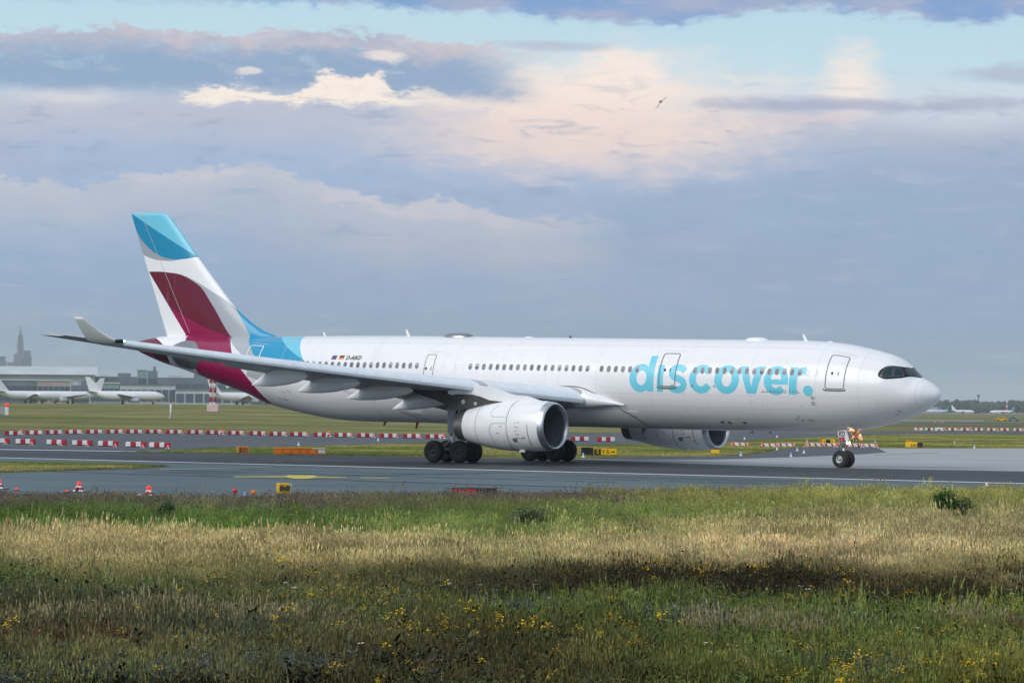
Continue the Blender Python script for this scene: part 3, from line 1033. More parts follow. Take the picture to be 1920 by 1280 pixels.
for s_, v_ in ((8.55, -2.0), (8.4, -2.3), (8.75, -2.2), (7.9, -2.25), (7.75, -2.35)):
    stroke(cg, [(s_, v_), (s_ - .1, v_ + .06), (s_ - .2, v_ + .05)], 0.03, 0.008)
    stroke(cg, [(s_, v_ - .15), (s_, v_), (s_, v_ + .15)], 0.025, 0.009)
tag(cg.build('service_marks', M['line'], plane), kind='stuff')
for s_, th_ in ((14.25, -.94), (13.75, -.948), (12.65, -.941)):
    g = MB()
    disc(g, s_, th_ * 2.82, 0.13, 0.008)
    g.build('outflow_vent', M['line'], plane)
for s_, th_ in ((7.25, -.2375), (7.25, -.367)):
    g = MB()
    q_ = np.linspace(0, 2 * math.pi, 22, endpoint=False)
    stroke(g, np.stack([s_ + .11 * np.cos(q_), th_ * 2.82 + .11 * np.sin(q_)], -1), 0.025, 0.010, closed=True)
    disc(g, s_, th_ * 2.82, 0.035, 0.012)
    g.build('static_port', M['ink'], plane)
for s_, v_ in ((15.74, -.08), (14.15, -.08)):
    g = MB()
    stroke(g, [(s_, v_ - .05), (s_, v_), (s_, v_ + .07)], 0.05, 0.03)
    g.build('drain_hole', M['ink'], plane)

# cockpit: black mask and panes
def skin_patch(name, poly, mt, off, parent=None, res=0.035):
    """fill an outline given in (s, angle) with a skin-hugging patch"""
    poly = np.array(poly, float)
    sc = np.array([1.0, 1.7])
    c = poly.mean(0)
    rings = []
    pp = np.array(smooth_poly(list(map(tuple, np.vstack([poly, poly[:1]]))), 4))[:-1]
    for k in (1, .9, .75, .55, .35, .15, .02):
        rings.append(surf(c[0] + (pp[:, 0] - c[0]) * k, c[1] + (pp[:, 1] - c[1]) * k, off))
    g = MB()
    g.grid(np.array(rings), closev=True)
    return g.build(name, mt, parent or plane)


def mask_band(lo, hi, off, mt, name, parent=None, n=9):
    L, Hh = np.array(smooth_poly(lo, 6)), np.array(smooth_poly(hi, 6))
    k = min(len(L), len(Hh))
    rs = lambda Q: np.stack([np.interp(np.linspace(0, 1, 60), np.linspace(0, 1, len(Q)), Q[:, i]) for i in (0, 1)], -1)
    L, Hh = rs(L), rs(Hh)
    t = np.linspace(0, 1, n)[None, :, None]
    Q = L[:, None] * (1 - t) + Hh[:, None] * t
    g = MB()
    g.grid(surf(Q[..., 0], Q[..., 1], off))
    return g.build(name, mt, parent or plane)


mk = mask_band([(3.15, .43), (3.05, .372), (2.758, .345), (2.478, .398), (2.19, .498), (1.92, .643), (1.722, .842), (1.515, 1.168), (1.40, 1.38), (1.33, 1.57), (1.40, 1.76), (1.515, 1.97), (1.722, 2.30), (1.92, 2.50), (2.19, 2.64), (2.478, 2.74), (2.758, 2.797), (3.05, 2.77), (3.15, 2.71)],
               [(3.15, .46), (3.135, .533), (3.03, .66), (2.84, .80), (2.56, .94), (2.31, 1.077), (2.11, 1.24), (2.0, 1.44), (1.96, 1.571), (2.0, 1.70), (2.11, 1.90), (2.31, 2.065), (2.56, 2.20), (2.84, 2.34), (3.03, 2.48), (3.135, 2.61), (3.15, 2.68)],
               0.010, M['black'], 'windscreen_surround')
outl = mat('pane_seal', (0.20, 0.22, 0.24), 0.5)
P1 = [(2.99, .39), (2.975, .47), (2.93, .58), (2.86, .72), (2.80, .765), (2.65, .83), (2.50, .885), (2.44, .72), (2.365, .515), (2.6, .45), (2.8, .41)]
P2 = [(2.31, .535), (2.35, .70), (2.40, .88), (2.36, .97), (2.24, 1.02), (2.10, 1.01), (1.98, .97), (1.88, .92), (1.87, .81), (1.98, .70), (2.14, .60)]
P3 = [(2.02, 1.10), (1.99, 1.24), (1.93, 1.42), (1.91, 1.52), (1.66, 1.53), (1.42, 1.54), (1.44, 1.42), (1.50, 1.28), (1.58, 1.13), (1.70, 1.0), (1.85, 1.07)]
for nm, pp in (('side_pane', P1), ('side_pane', P2), ('front_pane', P3)):
    for mir in (0, 1):
        qq = [(a, math.pi - b) if mir else (a, b) for a, b in pp]
        o = skin_patch(nm, qq, M['cock'], 0.016, mk)
        if not mir and nm == 'side_pane':
            g = MB()
            cl = np.array(smooth_poly(qq + qq[:1], 4))[:-1]
            stroke(g, np.stack([cl[:, 0], cl[:, 1] * 2.82], -1), 0.022, 0.019, closed=True)
            g.build('pane_seal', outl, mk)

# belly fairing bulging below the wing
fs = np.linspace(19.6, 39.2, 120)
ft_ = np.linspace(-math.pi / 2 - 1.6, -math.pi / 2 + 1.6, 110)
fr = [(19.97, -1.56), (20.1, -1.17), (20.59, -.846), (21.46, -.573), (22.29, -.367), (22.84, -.271), (23.41, -.18), (24.0, -.115), (24.8, -.09), (28.5, -.10), (32, -.12), (35.0, -.25), (37.0, -.50), (38.92, -.785), (38.4, -.948), (37.64, -1.131), (36.98, -1.343), (36.33, -1.56)]
FS, FT = np.meshgrid(fs, ft_, indexing='ij')
ang = np.where(FT < -math.pi / 2, -math.pi - FT, FT)
dd = sdf(np.stack([FS.ravel(), ang.ravel() * 2.82], -1), [(a, b * 2.82) for a, b in fr] + [(36.33, -1.8), (19.97, -1.8)]).reshape(FS.shape)
bul = np.where(dd < 0, 0.006 + 0.24 * smooth01(-dd / 2.2), -0.05 - 0.1 * np.minimum(dd, 0.3))
MB().grid(surf(FS, FT, bul)).build('belly_fairing', M['white'], plane)
g = MB()
cl = np.array(smooth_poly(fr[:11], 5))
stroke(g, np.stack([cl[:, 0], cl[:, 1] * 2.82], -1), 0.045, 0.022)
g.build('fairing_seam', M['ink'], plane)
g = MB()
cl = np.array(smooth_poly([(36.0, -1.5), (36.98, -1.343), (37.64, -1.131), (38.4, -.948), (38.92, -.785)], 5))
stroke(g, np.stack([cl[:, 0], cl[:, 1] * 2.82], -1), 0.03, 0.014)
g.build('fairing_seam', M['line'], plane)

# ---- fin
LEz = pchip([7.4, 8.2, 8.55, 9.05, 9.55, 10.08, 11.5, 13.65, 16.45, 16.62, 16.75], [49.8, 50.75, 51.75, 52.75, 53.50, 54.2, 55.60, 57.62, 60.18, 60.36, 60.75])
TEz = lambda z: 60.35 + (z - 8.28) * (63.68 - 60.35) / (16.73 - 8.28)
zz = np.concatenate([np.linspace(7.4, 16.4, 110), np.linspace(16.45, 16.75, 8)])
cc = (1 - np.cos(np.linspace(0, math.pi, 46))) / 2


def airfoil(x, t):
    return 5 * t * (0.2969 * np.sqrt(x) - 0.126 * x - 0.3516 * x**2 + 0.2843 * x**3 - 0.1036 * x**4)


P = []
for z in zz:
    a, b = float(LEz(z)), TEz(z)
    ch = b - a
    tk = 0.098 * (b - max(a, 54.2 + (z - 10.08) * 0.9388)) / ch
    y = airfoil(cc, tk) * ch * (1.0 if z < 16.6 else max(0.25, 1 - (z - 16.6) * 5))
    s_ = a + cc * ch
    ring = [(-q1, -q2, z) for q1, q2 in zip(s_, y)] + [(-q1, q2, z) for q1, q2 in zip(s_[::-1][1:-1], y[::-1][1:-1])]
    P.append(ring)
P = np.array(P)
fm = MB().grid(P, closev=True)
k = P.shape[1]
fm.f.append(tuple(range((len(zz) - 1) * k, len(zz) * k)))
fm.mi.append(0)
fnm = fm.mesh('fin', [])
pz = np.stack([-P[..., 0].ravel(), P[..., 2].ravel()], -1)
fl = []


def fin_paint(name, poly, colr):
    a = fnm.attributes.new(name, 'FLOAT', 'POINT')
    a.data.foreach_set('value', sdf(pz, poly).astype(np.float32))
    fl.append((name, colr))


cv2 = smooth_poly([(63.66, 16.73), (63.42, 16.01), (63.04, 15.3), (62.35, 14.6), (61.43, 14.0), (60.38, 13.62), (59.03, 13.5), (57.59, 13.65)])
cvg = smooth_poly([(62.49, 13.85), (61.58, 13.57), (60.53, 13.43), (59.78, 13.41), (59.03, 13.48)])
mar = smooth_poly([(62.05, 12.71), (60.9, 12.69), (60.22, 12.63), (59.02, 12.47), (57.98, 12.06), (57.08, 11.53), (56.48, 10.84), (55.74, 9.93), (54.99, 8.9), (54.43, 8.22), (53.9, 7.5)])
fin_paint('fn_grey_up', [(64.5, 13.9)] + cvg + [(59.03, 13.6), (60.4, 14.5), (64.5, 16.2)], lin(158, 164, 172))
fin_paint('fn_mid', cv2 + [(56.5, 13.9), (56.5, 18), (64.5, 18), (64.5, 16.7)], MIDBLUE)
fin_paint('fn_top', [(63.9, 16.88), (57.59, 13.65), (56.0, 12.9), (56, 18), (63.9, 18)], LBLUE)
fin_paint('fn_grey_low', smooth_poly([(58.6, 12.4), (57.41, 11.9), (56.19, 11.27), (55.16, 10.74), (54.1, 10.02)]) + [(52.66, 8.24), (52.0, 7.3), (58.5, 7.3)], LGREY)
fin_paint('fn_maroon', mar + [(59.2, 7.5), (58.53, 8.33)], MAROON)
fin_paint('fn_magenta', [(60.12, 10.31), (58.39, 9.49), (56.76, 8.82), (54.69, 8.22), (53.9, 7.3), (59.3, 7.3), (58.53, 8.33)], MAGENTA)
fin_paint('fn_dorsal', [(54.3, 10.3), (54.17, 10.06), (53.69, 9.46), (52.69, 8.21), (52.0, 7.3), (49, 7.3), (50, 9.5)], BLUE)
fnm.materials.append(paint_mat('fin_livery', fl, coat=0.12))
fin = put('fin', fnm, plane)
fin['label'] = 'blue, white and maroon swept tail fin'
g = MB()
fy = lambda s_, z: -(float(airfoil(np.clip((s_ - float(LEz(z))) / (TEz(z) - float(LEz(z))), 0, 1), 0.098)) * (TEz(z) - max(float(LEz(z)), 54.2 + (z - 10.08) * 0.9388)) + 0.012)
hp = [(62.70 - (62.70 - 58.16) * t, 16.71 - (16.71 - 8.46) * t) for t in np.linspace(0, 1, 24)]
g.grid(np.array([[(-a - .018, fy(a, b), b), (-a + .018, fy(a, b), b)] for a, b in hp]))
g.build('rudder_hinge_line', M['frame'], fin)

# ---- wings and tailplane
def wing_surface(stations, npts=34, tip=True):
    """stations: (y, sLE, chord, zLE, twist_deg, t/c) -> grid of points"""
    c = (1 - np.cos(np.linspace(0, math.pi, npts))) / 2
    rows = []
    for y, sl, ch, z, tw, tk in stations:
        th = airfoil(c, tk) * ch
        camb = 0.02 * ch * np.sin(math.pi * c) * (0.6 + 0.4 * c)
        up = [(a * ch, q1 + q2) for a, q1, q2 in zip(c, th, camb)]
        lo = [(a * ch, q2 - q1 * 0.9) for a, q1, q2 in zip(c, th, camb)]
        pr = up[::-1] + lo[1:-1]
        t = math.radians(tw)
        rows.append([(-(sl + a * math.cos(t) + b * math.sin(t)), y, z - a * math.sin(t) + b * math.cos(t)) for a, b in pr])
    return np.array(rows)


LE = lambda y: 23.3 + 0.646 * (y - 2.82)
TEw = lambda y: 33.7 + 0.17 * (y - 2.82) if y < 9.5 else 34.83 + 0.405 * (y - 9.5)
ZL = lambda y: 4.22 + 0.098 * (y - 2.82) + 0.00085 * (y - 2.82) ** 2
ZLs = lambda y, side: ZL(y) - (0.0004 * (y - 2.82) ** 2 if side > 0 else 0.0)
TWI = lambda y: 3.8 - 4.2 * min(1, (y - 2) / 20)
TC = lambda y: 0.142 - 0.036 * min(1, (y - 2.8) / 12)
ys = [1.2, 2.82, 4, 5.5, 7, 8.5, 9.5, 11, 13, 15, 17, 19, 21, 23, 25, 27, 28.6]


def station(y, extra=0.0):
    return (y, LE(y), TEw(y) - LE(y), ZL(y), TWI(y), TC(y))


def make_wing(side):
    st = []
    for y in ys:
        a = station(y)
        st.append((side * y, a[1], a[2], ZLs(y, side), a[4], a[5]))
    g = MB().grid(wing_surface(st), closev=True)
    w = g.build('wing', M['greyp'], plane, sharp=50)
    # leading-edge slats: separate panels hugging the nose of the profile
    segs = [(3.45, 8.62)] + [(a, b) for a, b in zip([9.18, 12.6, 16.0, 19.4, 22.6, 25.5], [12.55, 15.95, 19.35, 22.55, 25.45, 28.25])]
    for a, b in segs:
        rows = []
        for y in np.linspace(a, b, 7):
            sl, ch, z, tw, tk = station(y)[1:]
            t = math.radians(tw)
            k_ = 0.30 + 0.70 * ch / 7.2
            up = lambda x: float(airfoil(np.array([x]), tk)[0]) * ch + 0.02 * ch * math.sin(math.pi * x) * (0.6 + 0.4 * x)
            pr = [(0.150 * ch, up(.150) + .012), (0.11 * ch, up(.11) + .03), (0.07 * ch, up(.07) + .035), (0.03 * ch, up(.03) + .02), (0.0, 0.13 * k_), (-.08 * k_, .07 * k_), (-.16 * k_, -.01 * k_), (-.24 * k_, -.12 * k_), (-.27 * k_, -.20 * k_),
                  (-.25 * k_, -.30 * k_), (-.20 * k_, -.38 * k_), (-.08 * k_, -.40 * k_), (.14 * k_, -.34 * k_)]
            rows.append([(-(sl + p * math.cos(t) + q2 * math.sin(t)), side * y, ZLs(y, side) - p * math.sin(t) + q2 * math.cos(t)) for p, q2 in pr])
        g = MB().grid(np.array(rows))
        for e_ in (0, 6):
            g.f.append(tuple(e_ * 13 + i for i in range(13)))
            g.mi.append(0)
        g.build('slat', M['slat'], w, sharp=24)
    # drooped flaps and aileron behind
    for nm, a, b, c0_, dr in (('flap', 3.2, 9.3, 0.80, 10), ('flap', 9.6, 20.0, 0.78, 10), ('aileron', 20.2, 27.6, 0.80, 4)):
        rows = []
        for y in (a, (a + b) / 2, b):
            sl, ch, z, tw, tk = station(y)[1:]
            t = math.radians(tw)
            hx, hz = c0_ * ch, 0.012 * ch
            d = math.radians(dr)
            pr = [(0, .02), (.25, .035), (.5, .024), (1, 0), (.5, -.018), (.2, -.025)]
            pts_ = []
            for p, q2 in pr:
                p2, z2 = hx + (p * math.cos(d) + q2 * math.sin(d)) * ch * 0.235, hz + (q2 * math.cos(d) - p * math.sin(d)) * ch * 0.235 - 0.05
                pts_.append((-(sl + p2 * math.cos(t) + z2 * math.sin(t)), side * y, z - p2 * math.sin(t) + z2 * math.cos(t)))
            rows.append(pts_)
        g = MB().grid(np.array(rows), closev=True)
        for e in (0, 2):
            g.f.append(tuple(e * 6 + i for i in range(6)))
            g.mi.append(0)
        g.build(nm, M['greyp'], w, sharp=40)
    # flap track fairings: canoe bodies hanging under the trailing edge
    for y, tip_s, tip_z, L_ in ((7.1, 35.55, 3.36, 5.0), (10.66, 36.5, 4.02, 5.2), (14.0, 37.85, 4.42, 5.0), (17.05, 39.0, 4.80, 4.4)):
        s0_ = tip_s - L_
        z0_ = ZL(y) - math.tan(math.radians(TWI(y))) * (s0_ - LE(y)) - 0.42
        prof = [(0, .02), (.06, .16), (.18, .29), (.38, .38), (.6, .36), (.78, .26), (.92, .11), (1, .015)]
        rows = []
        for t_, r_ in prof:
            sx = s0_ + L_ * t_
            zc_ = z0_ + (tip_z - z0_) * t_ ** 2.2
            rows.append([(-sx, side * y + r_ * 0.72 * math.cos(q_), zc_ + r_ * (1.25 if math.sin(q_) < 0 else 1.7) * math.sin(q_)) for q_ in np.linspace(0, 2 * math.pi, 16, endpoint=False)])
        MB().grid(np.array(rows), closev=True).build('flap_track_fairing', M['white'], w)
    # winglet
    rows = []
    for t_ in np.linspace(0, 1, 12):
        y = 28.55 + 1.5 * (t_ * 0.9 + 0.1 * t_ ** 0.5)
        z = ZLs(28.6, side) + (1.42 if side < 0 else 1.25) * (t_ ** 1.25)
        sl = LE(28.6) - 0.05 + 1.62 * t_ * 1.0
        ch = 2.35 * (1 - t_) + 0.62 * t_
        nrm = np.array([0, -(0.25 + 0.75 * min(1, t_ * 1.6)) * side, 1 - 0.75 * min(1, t_ * 1.6)])
        nrm = nrm / np.linalg.norm(nrm)
        cx_ = (1 - np.cos(np.linspace(0, math.pi, 14))) / 2
        th = airfoil(cx_, 0.09) * ch
        row = [(-(sl + a * ch), side * y + nrm[1] * q_, z + nrm[2] * q_) for a, q_ in zip(cx_[::-1], th[::-1])] + [(-(sl + a * ch), side * y - nrm[1] * q_, z - nrm[2] * q_) for a, q_ in zip(cx_[1:-1], th[1:-1])]
        rows.append(row)
    rows = np.array(rows)
    g = MB().grid(rows, closev=True)
    kk = rows.shape[1]
    g.f.append(tuple(range(11 * kk, 12 * kk)))
    g.mi.append(0)
    g.build('winglet', M['white'], w)
    # navigation light in its dark fairing at the tip
    g = MB().box((-LE(28.35) - 0.15, side * 28.45, ZL(28.4) + 0.03), (0.5, 0.5, 0.22), rz=-side * 0.57, bev=0.05)
    nl = g.build('tip_light_fairing', M['black'], w)
    MB().lathe([(-.05, .01), (-.03, .05), (.03, .05), (.05, .01)], 10, c=(-LE(28.3) + 0.08, side * 28.35, ZL(28.3) + 0.05)).build('navigation_light', mat('green_lamp', (.1, .8, .5), .2, emit=(0.6, 1, 0.85), estr=6), w)
    # landing light at the root end of the slat
    MB().lathe([(-.08, .01), (-.04, .11), (.05, .12), (.07, .01)], 12, c=(-LE(3.3) + 0.10, side * 3.35, ZL(3.3) + 0.02)).build('landing_light', mat('lens', (.9, .88, .8), .15, emit=(1, .93, .8), estr=1.2), w)
    # root fillet: tapering cuff from slat end into the belly
    rows = []
    for t_ in np.linspace(0, 1, 12):
        sx = 20.9 + 3.4 * t_
        r_ = 0.06 + 0.58 * smooth01(t_)
        rows.append([(-sx, side * (2.60 + 0.9 * smooth01(t_) * 0.9 * math.cos(q_) + .05), ZL(3.0) - 0.50 + 0.40 * t_ + r_ * math.sin(q_)) for q_ in np.linspace(0, 2 * math.pi, 20, endpoint=False)])
    MB().grid(np.array(rows), closev=True).build('root_fillet', M['white'], w)
    return w


make_wing(-1)
make_wing(1)


def make_stab(side):
    st = []
    for y in np.linspace(0.4, 9.7, 12):
        t_ = (y - 1.0) / 8.7
        sl = 55.7 + 5.45 * t_
        ch = 5.3 - 2.95 * t_
        st.append((side * y, sl, ch if y < 9.6 else ch * 0.9, 7.02 + 1.12 * t_, -1.0, 0.095))
    P_ = wing_surface(st, 26)
    g = MB().grid(P_, closev=True)
    kk = P_.shape[1]
    g.f.append(tuple(range(11 * kk, 12 * kk)))
    g.mi.append(0)
    o = g.build('tailplane', M['greyp'], plane, sharp=50)
    o['label'] = 'pale grey swept tailplane'


make_stab(-1)
make_stab(1)
for side in (0, 1):
    pp = [(58.961, 0.3055), (58.4, .60), (57.859, 0.79), (57.3, .80), (56.896, 0.7514), (56.45, .58), (56.2, 0.42), (56.059, 0.2), (56.05, -.05), (56.171, -0.30), (56.7, -.62), (57.4, -0.80), (58.1, -.86), (58.606, -0.80), (58.85, -0.42), (59.0, 0.0)]
    skin_patch('trim_plate', [(a, math.pi - b) if side else (a, b) for a, b in pp], M['plate'], 0.012)

# ---- engines
def make_engine(side):
    y0, z0, s0_ = side * 9.37, 2.39, 21.40
    e = bpy.data.objects.new('engine', None)
    COL.objects.link(e)
    e.parent = plane
    cc_ = (0, 0, 0)
    L = lambda pr: [(-(s0_ + a), r) for a, r in pr]
    def ring(nm, pr, mt, n=56, sharp=None):
        g = MB().lathe(L(pr), n, c=(0, y0, z0))
        return g.build(nm, mt, e, sharp=sharp)
    ring('intake_lip', [(0.42, 1.235), (0.20, 1.245), (0.06, 1.29), (0.0, 1.345), (0.03, 1.405), (0.12, 1.45), (0.26, 1.485), (0.40, 1.508)], M['metal'])
    ring('intake_duct', [(0.42, 1.235), (0.9, 1.23), (1.7, 1.24), (1.9, 1.24)], M['duct'])
    ring('fan_cowl', [(0.405, 1.504), (0.7, 1.535), (1.2, 1.555), (1.8, 1.56), (2.6, 1.55), (2.62, 1.545)], M['white'])
    ring('reverser_cowl', [(2.64, 1.545), (3.3, 1.525), (4.0, 1.47), (4.7, 1.375), (5.3, 1.26), (5.9, 1.13), (6.35, 1.04)], M['white'])
    ring('exhaust_nozzle', [(6.36, 1.035), (6.8, 0.965), (7.05, 0.93), (7.05, 0.90), (6.6, 0.88), (6.0, 0.9)], M['nozzle'], sharp=50)
    ring('exhaust_cone', [(5.6, 0.55), (6.4, 0.5), (7.1, 0.30), (7.5, 0.05), (7.52, 0.0)], M['nozzle'])
    g = MB().lathe(L([(1.84, 1.24), (1.84, 0.3)]), 40, c=(0, y0, z0))
    g.build('fan_back', M['dark'], e)
    g = MB()
    for k in range(26):
        a = 2 * math.pi * k / 26
        rows = []
        for r in np.linspace(0.36, 1.225, 6):
            tw = 0.35 + 0.75 * (r / 1.2)
            w_ = 0.11 + 0.13 * (r / 1.2)
            row = []
            for q_ in (-1, 0, 1):
                ax, tn = q_ * w_ * math.cos(tw), q_ * w_ * math.sin(tw)
                aa = a + tn / r + 0.12 * r
                row.append((-(s0_ + 1.62 + ax), y0 + r * math.cos(aa), z0 + r * math.sin(aa)))
            rows.append(row)
        g.grid(np.array(rows))
    g.build('fan', M['blade'], e)
    sp2 = MB().lathe(L([(1.05, 0.0), (1.10, 0.07), (1.25, 0.19), (1.45, 0.30), (1.7, 0.37)]), 24, c=(0, y0, z0)).build('spinner', M['dark'], e)
    g = MB()
    rows = []
    for t_ in np.linspace(0, 1, 26):
        a = 0.6 + t_ * 4.6
        r = 0.10 + 0.14 * t_
        xx = float(np.interp(r, [0, .07, .19, .30, .37], [1.05, 1.10, 1.25, 1.45, 1.7]))
        w_ = 0.035 * (1.2 - t_)
        rows.append([(-(s0_ + xx - 0.015), y0 + (r + q_) * math.cos(a), z0 + (r + q_) * math.sin(a)) for q_ in (-w_, w_)])
    g.grid(np.array(rows))
    g.build('spinner_swirl', M['white'], sp2 if False else e)
    # joints and stencils on the outboard face
    pr = np.array([(0.405, 1.504), (0.7, 1.535), (1.2, 1.555), (1.8, 1.56), (2.6, 1.55), (3.3, 1.525), (4.0, 1.47), (4.7, 1.375), (5.3, 1.26), (5.9, 1.13), (6.35, 1.04)])
    rad = pchip(pr[:, 0], pr[:, 1])

    def onc(a, q_, off=0.008):
        """a metres behind the lip, q_ angle: 0 = starboard, 90 deg up"""
        r = rad(a) + off
        return np.stack([-(s0_ + np.asarray(a, float)), y0 - r * np.cos(q_), z0 + r * np.sin(q_)], -1)

    def cstroke(g, path, w_, off=0.008):
        p = np.asarray(path, float)
        t = np.gradient(p, axis=0)
        t /= np.linalg.norm(t, axis=1)[:, None]
        n = np.stack([-t[:, 1], t[:, 0]], -1) * w_ / 2
        a, b = p + n, p - n
        g.grid(np.stack([onc(a[:, 0], a[:, 1] / 1.5, off), onc(b[:, 0], b[:, 1] / 1.5, off)], 1))
    g = MB()
    for a in (2.63, 5.15):
        q_ = np.linspace(-1.5, 1.5, 50) * 1.5
        cstroke(g, np.stack([np.full(50, a), q_], -1), 0.035 if a < 3 else 0.02)
    cstroke(g, smooth_poly([(2.7, 0.15), (3.3, 0.15), (3.75, 0.12), (3.95, -0.2), (3.9, -0.8), (3.75, -1.2)]), 0.022)
    cstroke(g, smooth_poly([(2.7, 0.55), (3.5, 0.56), (3.85, 0.62), (3.95, 0.9), (3.7, 1.6)]), 0.016)
    g.build('cowl_joints', M['line'], e)
    g = MB()
    cstroke(g, np.stack([np.linspace(1.08, 1.05, 20), np.linspace(0.1, -1.35, 20)], -1), 0.035)
    g.build('warning_line', mat('dark_red_line', lin(110, 30, 40), .5), e)
    g = MB()
    g.grid(np.stack([onc(np.linspace(1.95, 2.28, 5), -0.68), onc(np.linspace(1.95, 2.28, 5), -0.50)], 1))
    g.build('cowl_vent', M['line'], e)
    g = MB()
    for a, q_, l in ((1.75, -.05, .18), (1.95, -.02, .10), (1.72, -.17, .06), (1.9, -.19, .12), (1.7, -.33, .3), (1.45, -.50, .22), (1.72, -.48, .3), (1.95, .12, .1), (1.7, .13, .12), (3.2, -.3, .25), (2.95, -.02, .22), (2.9, -.65, .12), (3.4, -.6, .1)):
        cstroke(g, [(a, q_ * 1.5), (a + l / 2, q_ * 1.5), (a + l, q_ * 1.5)], 0.035)
    g.build('cowl_stencils', M['line'], e)
    g = MB()
    for a in (1.32, 1.44):
        g.grid(np.stack([onc(np.linspace(a, a + .08, 3), -0.50), onc(np.linspace(a, a + .08, 3), -0.45)], 1))
    g.build('cowl_symbol', M['redink'], e)
    # strake and drain
    g = MB().box((-(s0_ + 2.1), y0 - side * -0.0 - 0.55, z0 - 1.53), (0.42, 0.04, 0.15), bev=0.012)
    g.build('drain_fin', M['white'], e)
    # pylon: white box into the wing, dark heat shield behind
    yq = 0.24
    top = [(22.6, 3.93), (23.6, 4.22), (24.7, 4.30), (26.2, 4.75), (27.4, 4.9), (29.4, 4.75)]
    bot = [(22.6, 3.80), (23.6, 3.80), (24.7, 3.78), (26.4, 3.72), (27.4, 3.82), (29.4, 4.35)]
    rows = []
    for (a, zt_), (b, zb_) in zip(top, bot):
        rows.append([(-a, y0 - yq, zb_), (-a, y0 - yq, zt_), (-a, y0 + yq, zt_), (-a, y0 + yq, zb_)])
    g = MB().grid(np.array(rows), closev=True)
    g.f += [(0, 1, 2, 3), (20, 21, 22, 23)]
    g.mi += [0, 0]
    py = g.build('pylon', M['white'], e, smooth=False)
    rows = []
    for a, zt_, zb_, w_ in ((25.2, 3.86, 3.70, .25), (26.2, 3.95, 3.58, .27), (26.9, 4.18, 3.55, .28), (27.5, 4.30, 3.45, .28), (28.6, 4.32, 3.30, .27), (29.25, 4.25, 3.36, .26), (29.3, 4.2, 3.42, .22)):
        rows.append([(-a, y0 - w_, zb_), (-a, y0 - w_ - .01, zt_), (-a, y0 + w_ + .01, zt_), (-a, y0 + w_, zb_)])
    g = MB().grid(np.array(rows), closev=True)
    n_ = len(rows)
    g.f += [(0, 1, 2, 3), tuple((n_ - 1) * 4 + i for i in range(4))]
    g.mi += [0, 0]
    g.build('heat_shield', M['dark'], e, smooth=False)
    rows = []
    for a, zt_, zb_, w_ in ((29.3, 4.3, 3.55, .2), (30.4, 4.6, 3.95, .17), (31.6, 4.6, 4.25, .12), (32.4, 4.6, 4.5, .05)):
        rows.append([(-a, y0 - w_, zb_), (-a, y0 - w_, zt_), (-a, y0 + w_, zt_), (-a, y0 + w_, zb_)])
    MB().grid(np.array(rows), closev=True).build('pylon_tail', M['dark'], e, smooth=False)
    for s_, z_, r_ in ((28.18, 3.83, .155), (27.24, 3.73, .115)):
        g = MB().lathe([(0, 0.001), (0, r_), (0.02, r_), (0.02, 0.001)], 20, 'y', c=(-s_, y0 - 0.30 - .01, z_))
        g.build('access_cover', M['frame'], e)
    return e


make_engine(-1)
make_engine(1)

# ---- landing gear
def wheel_meshes(r, w, rimr):
    t = MB().lathe([(-w * .5 + .03, rimr), (-w * .5, rimr + .05), (-w * .48, r * .80), (-w * .40, r * .94), (-w * .25, r), (w * .25, r), (w * .40, r * .94), (w * .48, r * .80), (w * .5, rimr + .05), (w * .5 - .03, rimr)], 36, 'y')
    h = MB().lathe([(-w * .5 + .03, rimr), (-w * .5 + .02, rimr * .86), (-w * .36, rimr * .80), (-w * .33, rimr * .45), (-w * .50, rimr * .40), (-w * .53, rimr * .2), (-w * .53, .005), (w * .53, .005), (w * .53, rimr * .2), (w * .50, rimr * .40), (w * .33, rimr * .45), (w * .36, rimr * .80), (w * .5 - .02, rimr * .86), (w * .5 - .03, rimr)], 30, 'y')
    return t, h


def axle_empty(name, loc):
    o = bpy.data.objects.new(name, None)
    COL.objects.link(o)
    o.parent = plane
    o.location = loc
    return o


t_, h_ = wheel_meshes(0.70, 0.50, 0.30)
tme, hme = t_.mesh('tyre', M['tyre']), h_.mesh('rim', M['rimd'])
for side in (-1, 1):
    for ds in (-0.99, 0.99):
        for dy_ in (-0.70, 0.70):
            w_ = axle_empty('main_wheel', (-(32.05 + ds), side * 5.34 + dy_, 0.705))
            put('tyre', tme, w_)
            put('rim', hme, w_)
    g_ = axle_empty('main_gear', (-32.05, side * 5.34, 0.0))
    MB().tube([(-1.15, 0, .74), (1.15, 0, .74)], 0.17, 12).build('bogie_beam', M['strutd'], g_)
    for ds in (-.99, .99):
        MB().tube([(ds, -.62, .70), (ds, .62, .70)], 0.09, 10).build('axle', M['strutd'], g_)
    MB().tube([(0, 0, .8), (0.02, 0, 1.9)], 0.14, 14).build('piston', M['metal'], g_)
    MB().tube([(0.02, 0, 1.7), (0.1, side * -0.15, 4.3)], 0.22, 14).build('strut', M['strutd'], g_)
    MB().tube([(0.03, 0, 2.2), (0.2, side * -2.3, 3.2)], 0.10, 10).build('side_stay', M['strutd'], g_)
    MB().tube([(-.85, 0.12, 1.0), (-.35, .12, 1.35), (-0.05, .12, 1.6)], 0.05, 8).build('torque_link', M['strut'], g_)
    MB().tube([(.7, 0.1, .95), (.4, .1, 1.15), (0.1, .1, 1.9)], 0.035, 8).build('hydraulic_line', M['strut'], g_)
    MB().box((0.30, side * 0.62, 2.72), (0.62, 0.06, 1.75), bev=0.02).build('gear_door', M['greyp'], g_)
    MB().box((0.42, side * 0.55, 1.65), (0.22, 0.06, 0.55), bev=0.02).build('gear_door_foot', M['greyp'], g_)

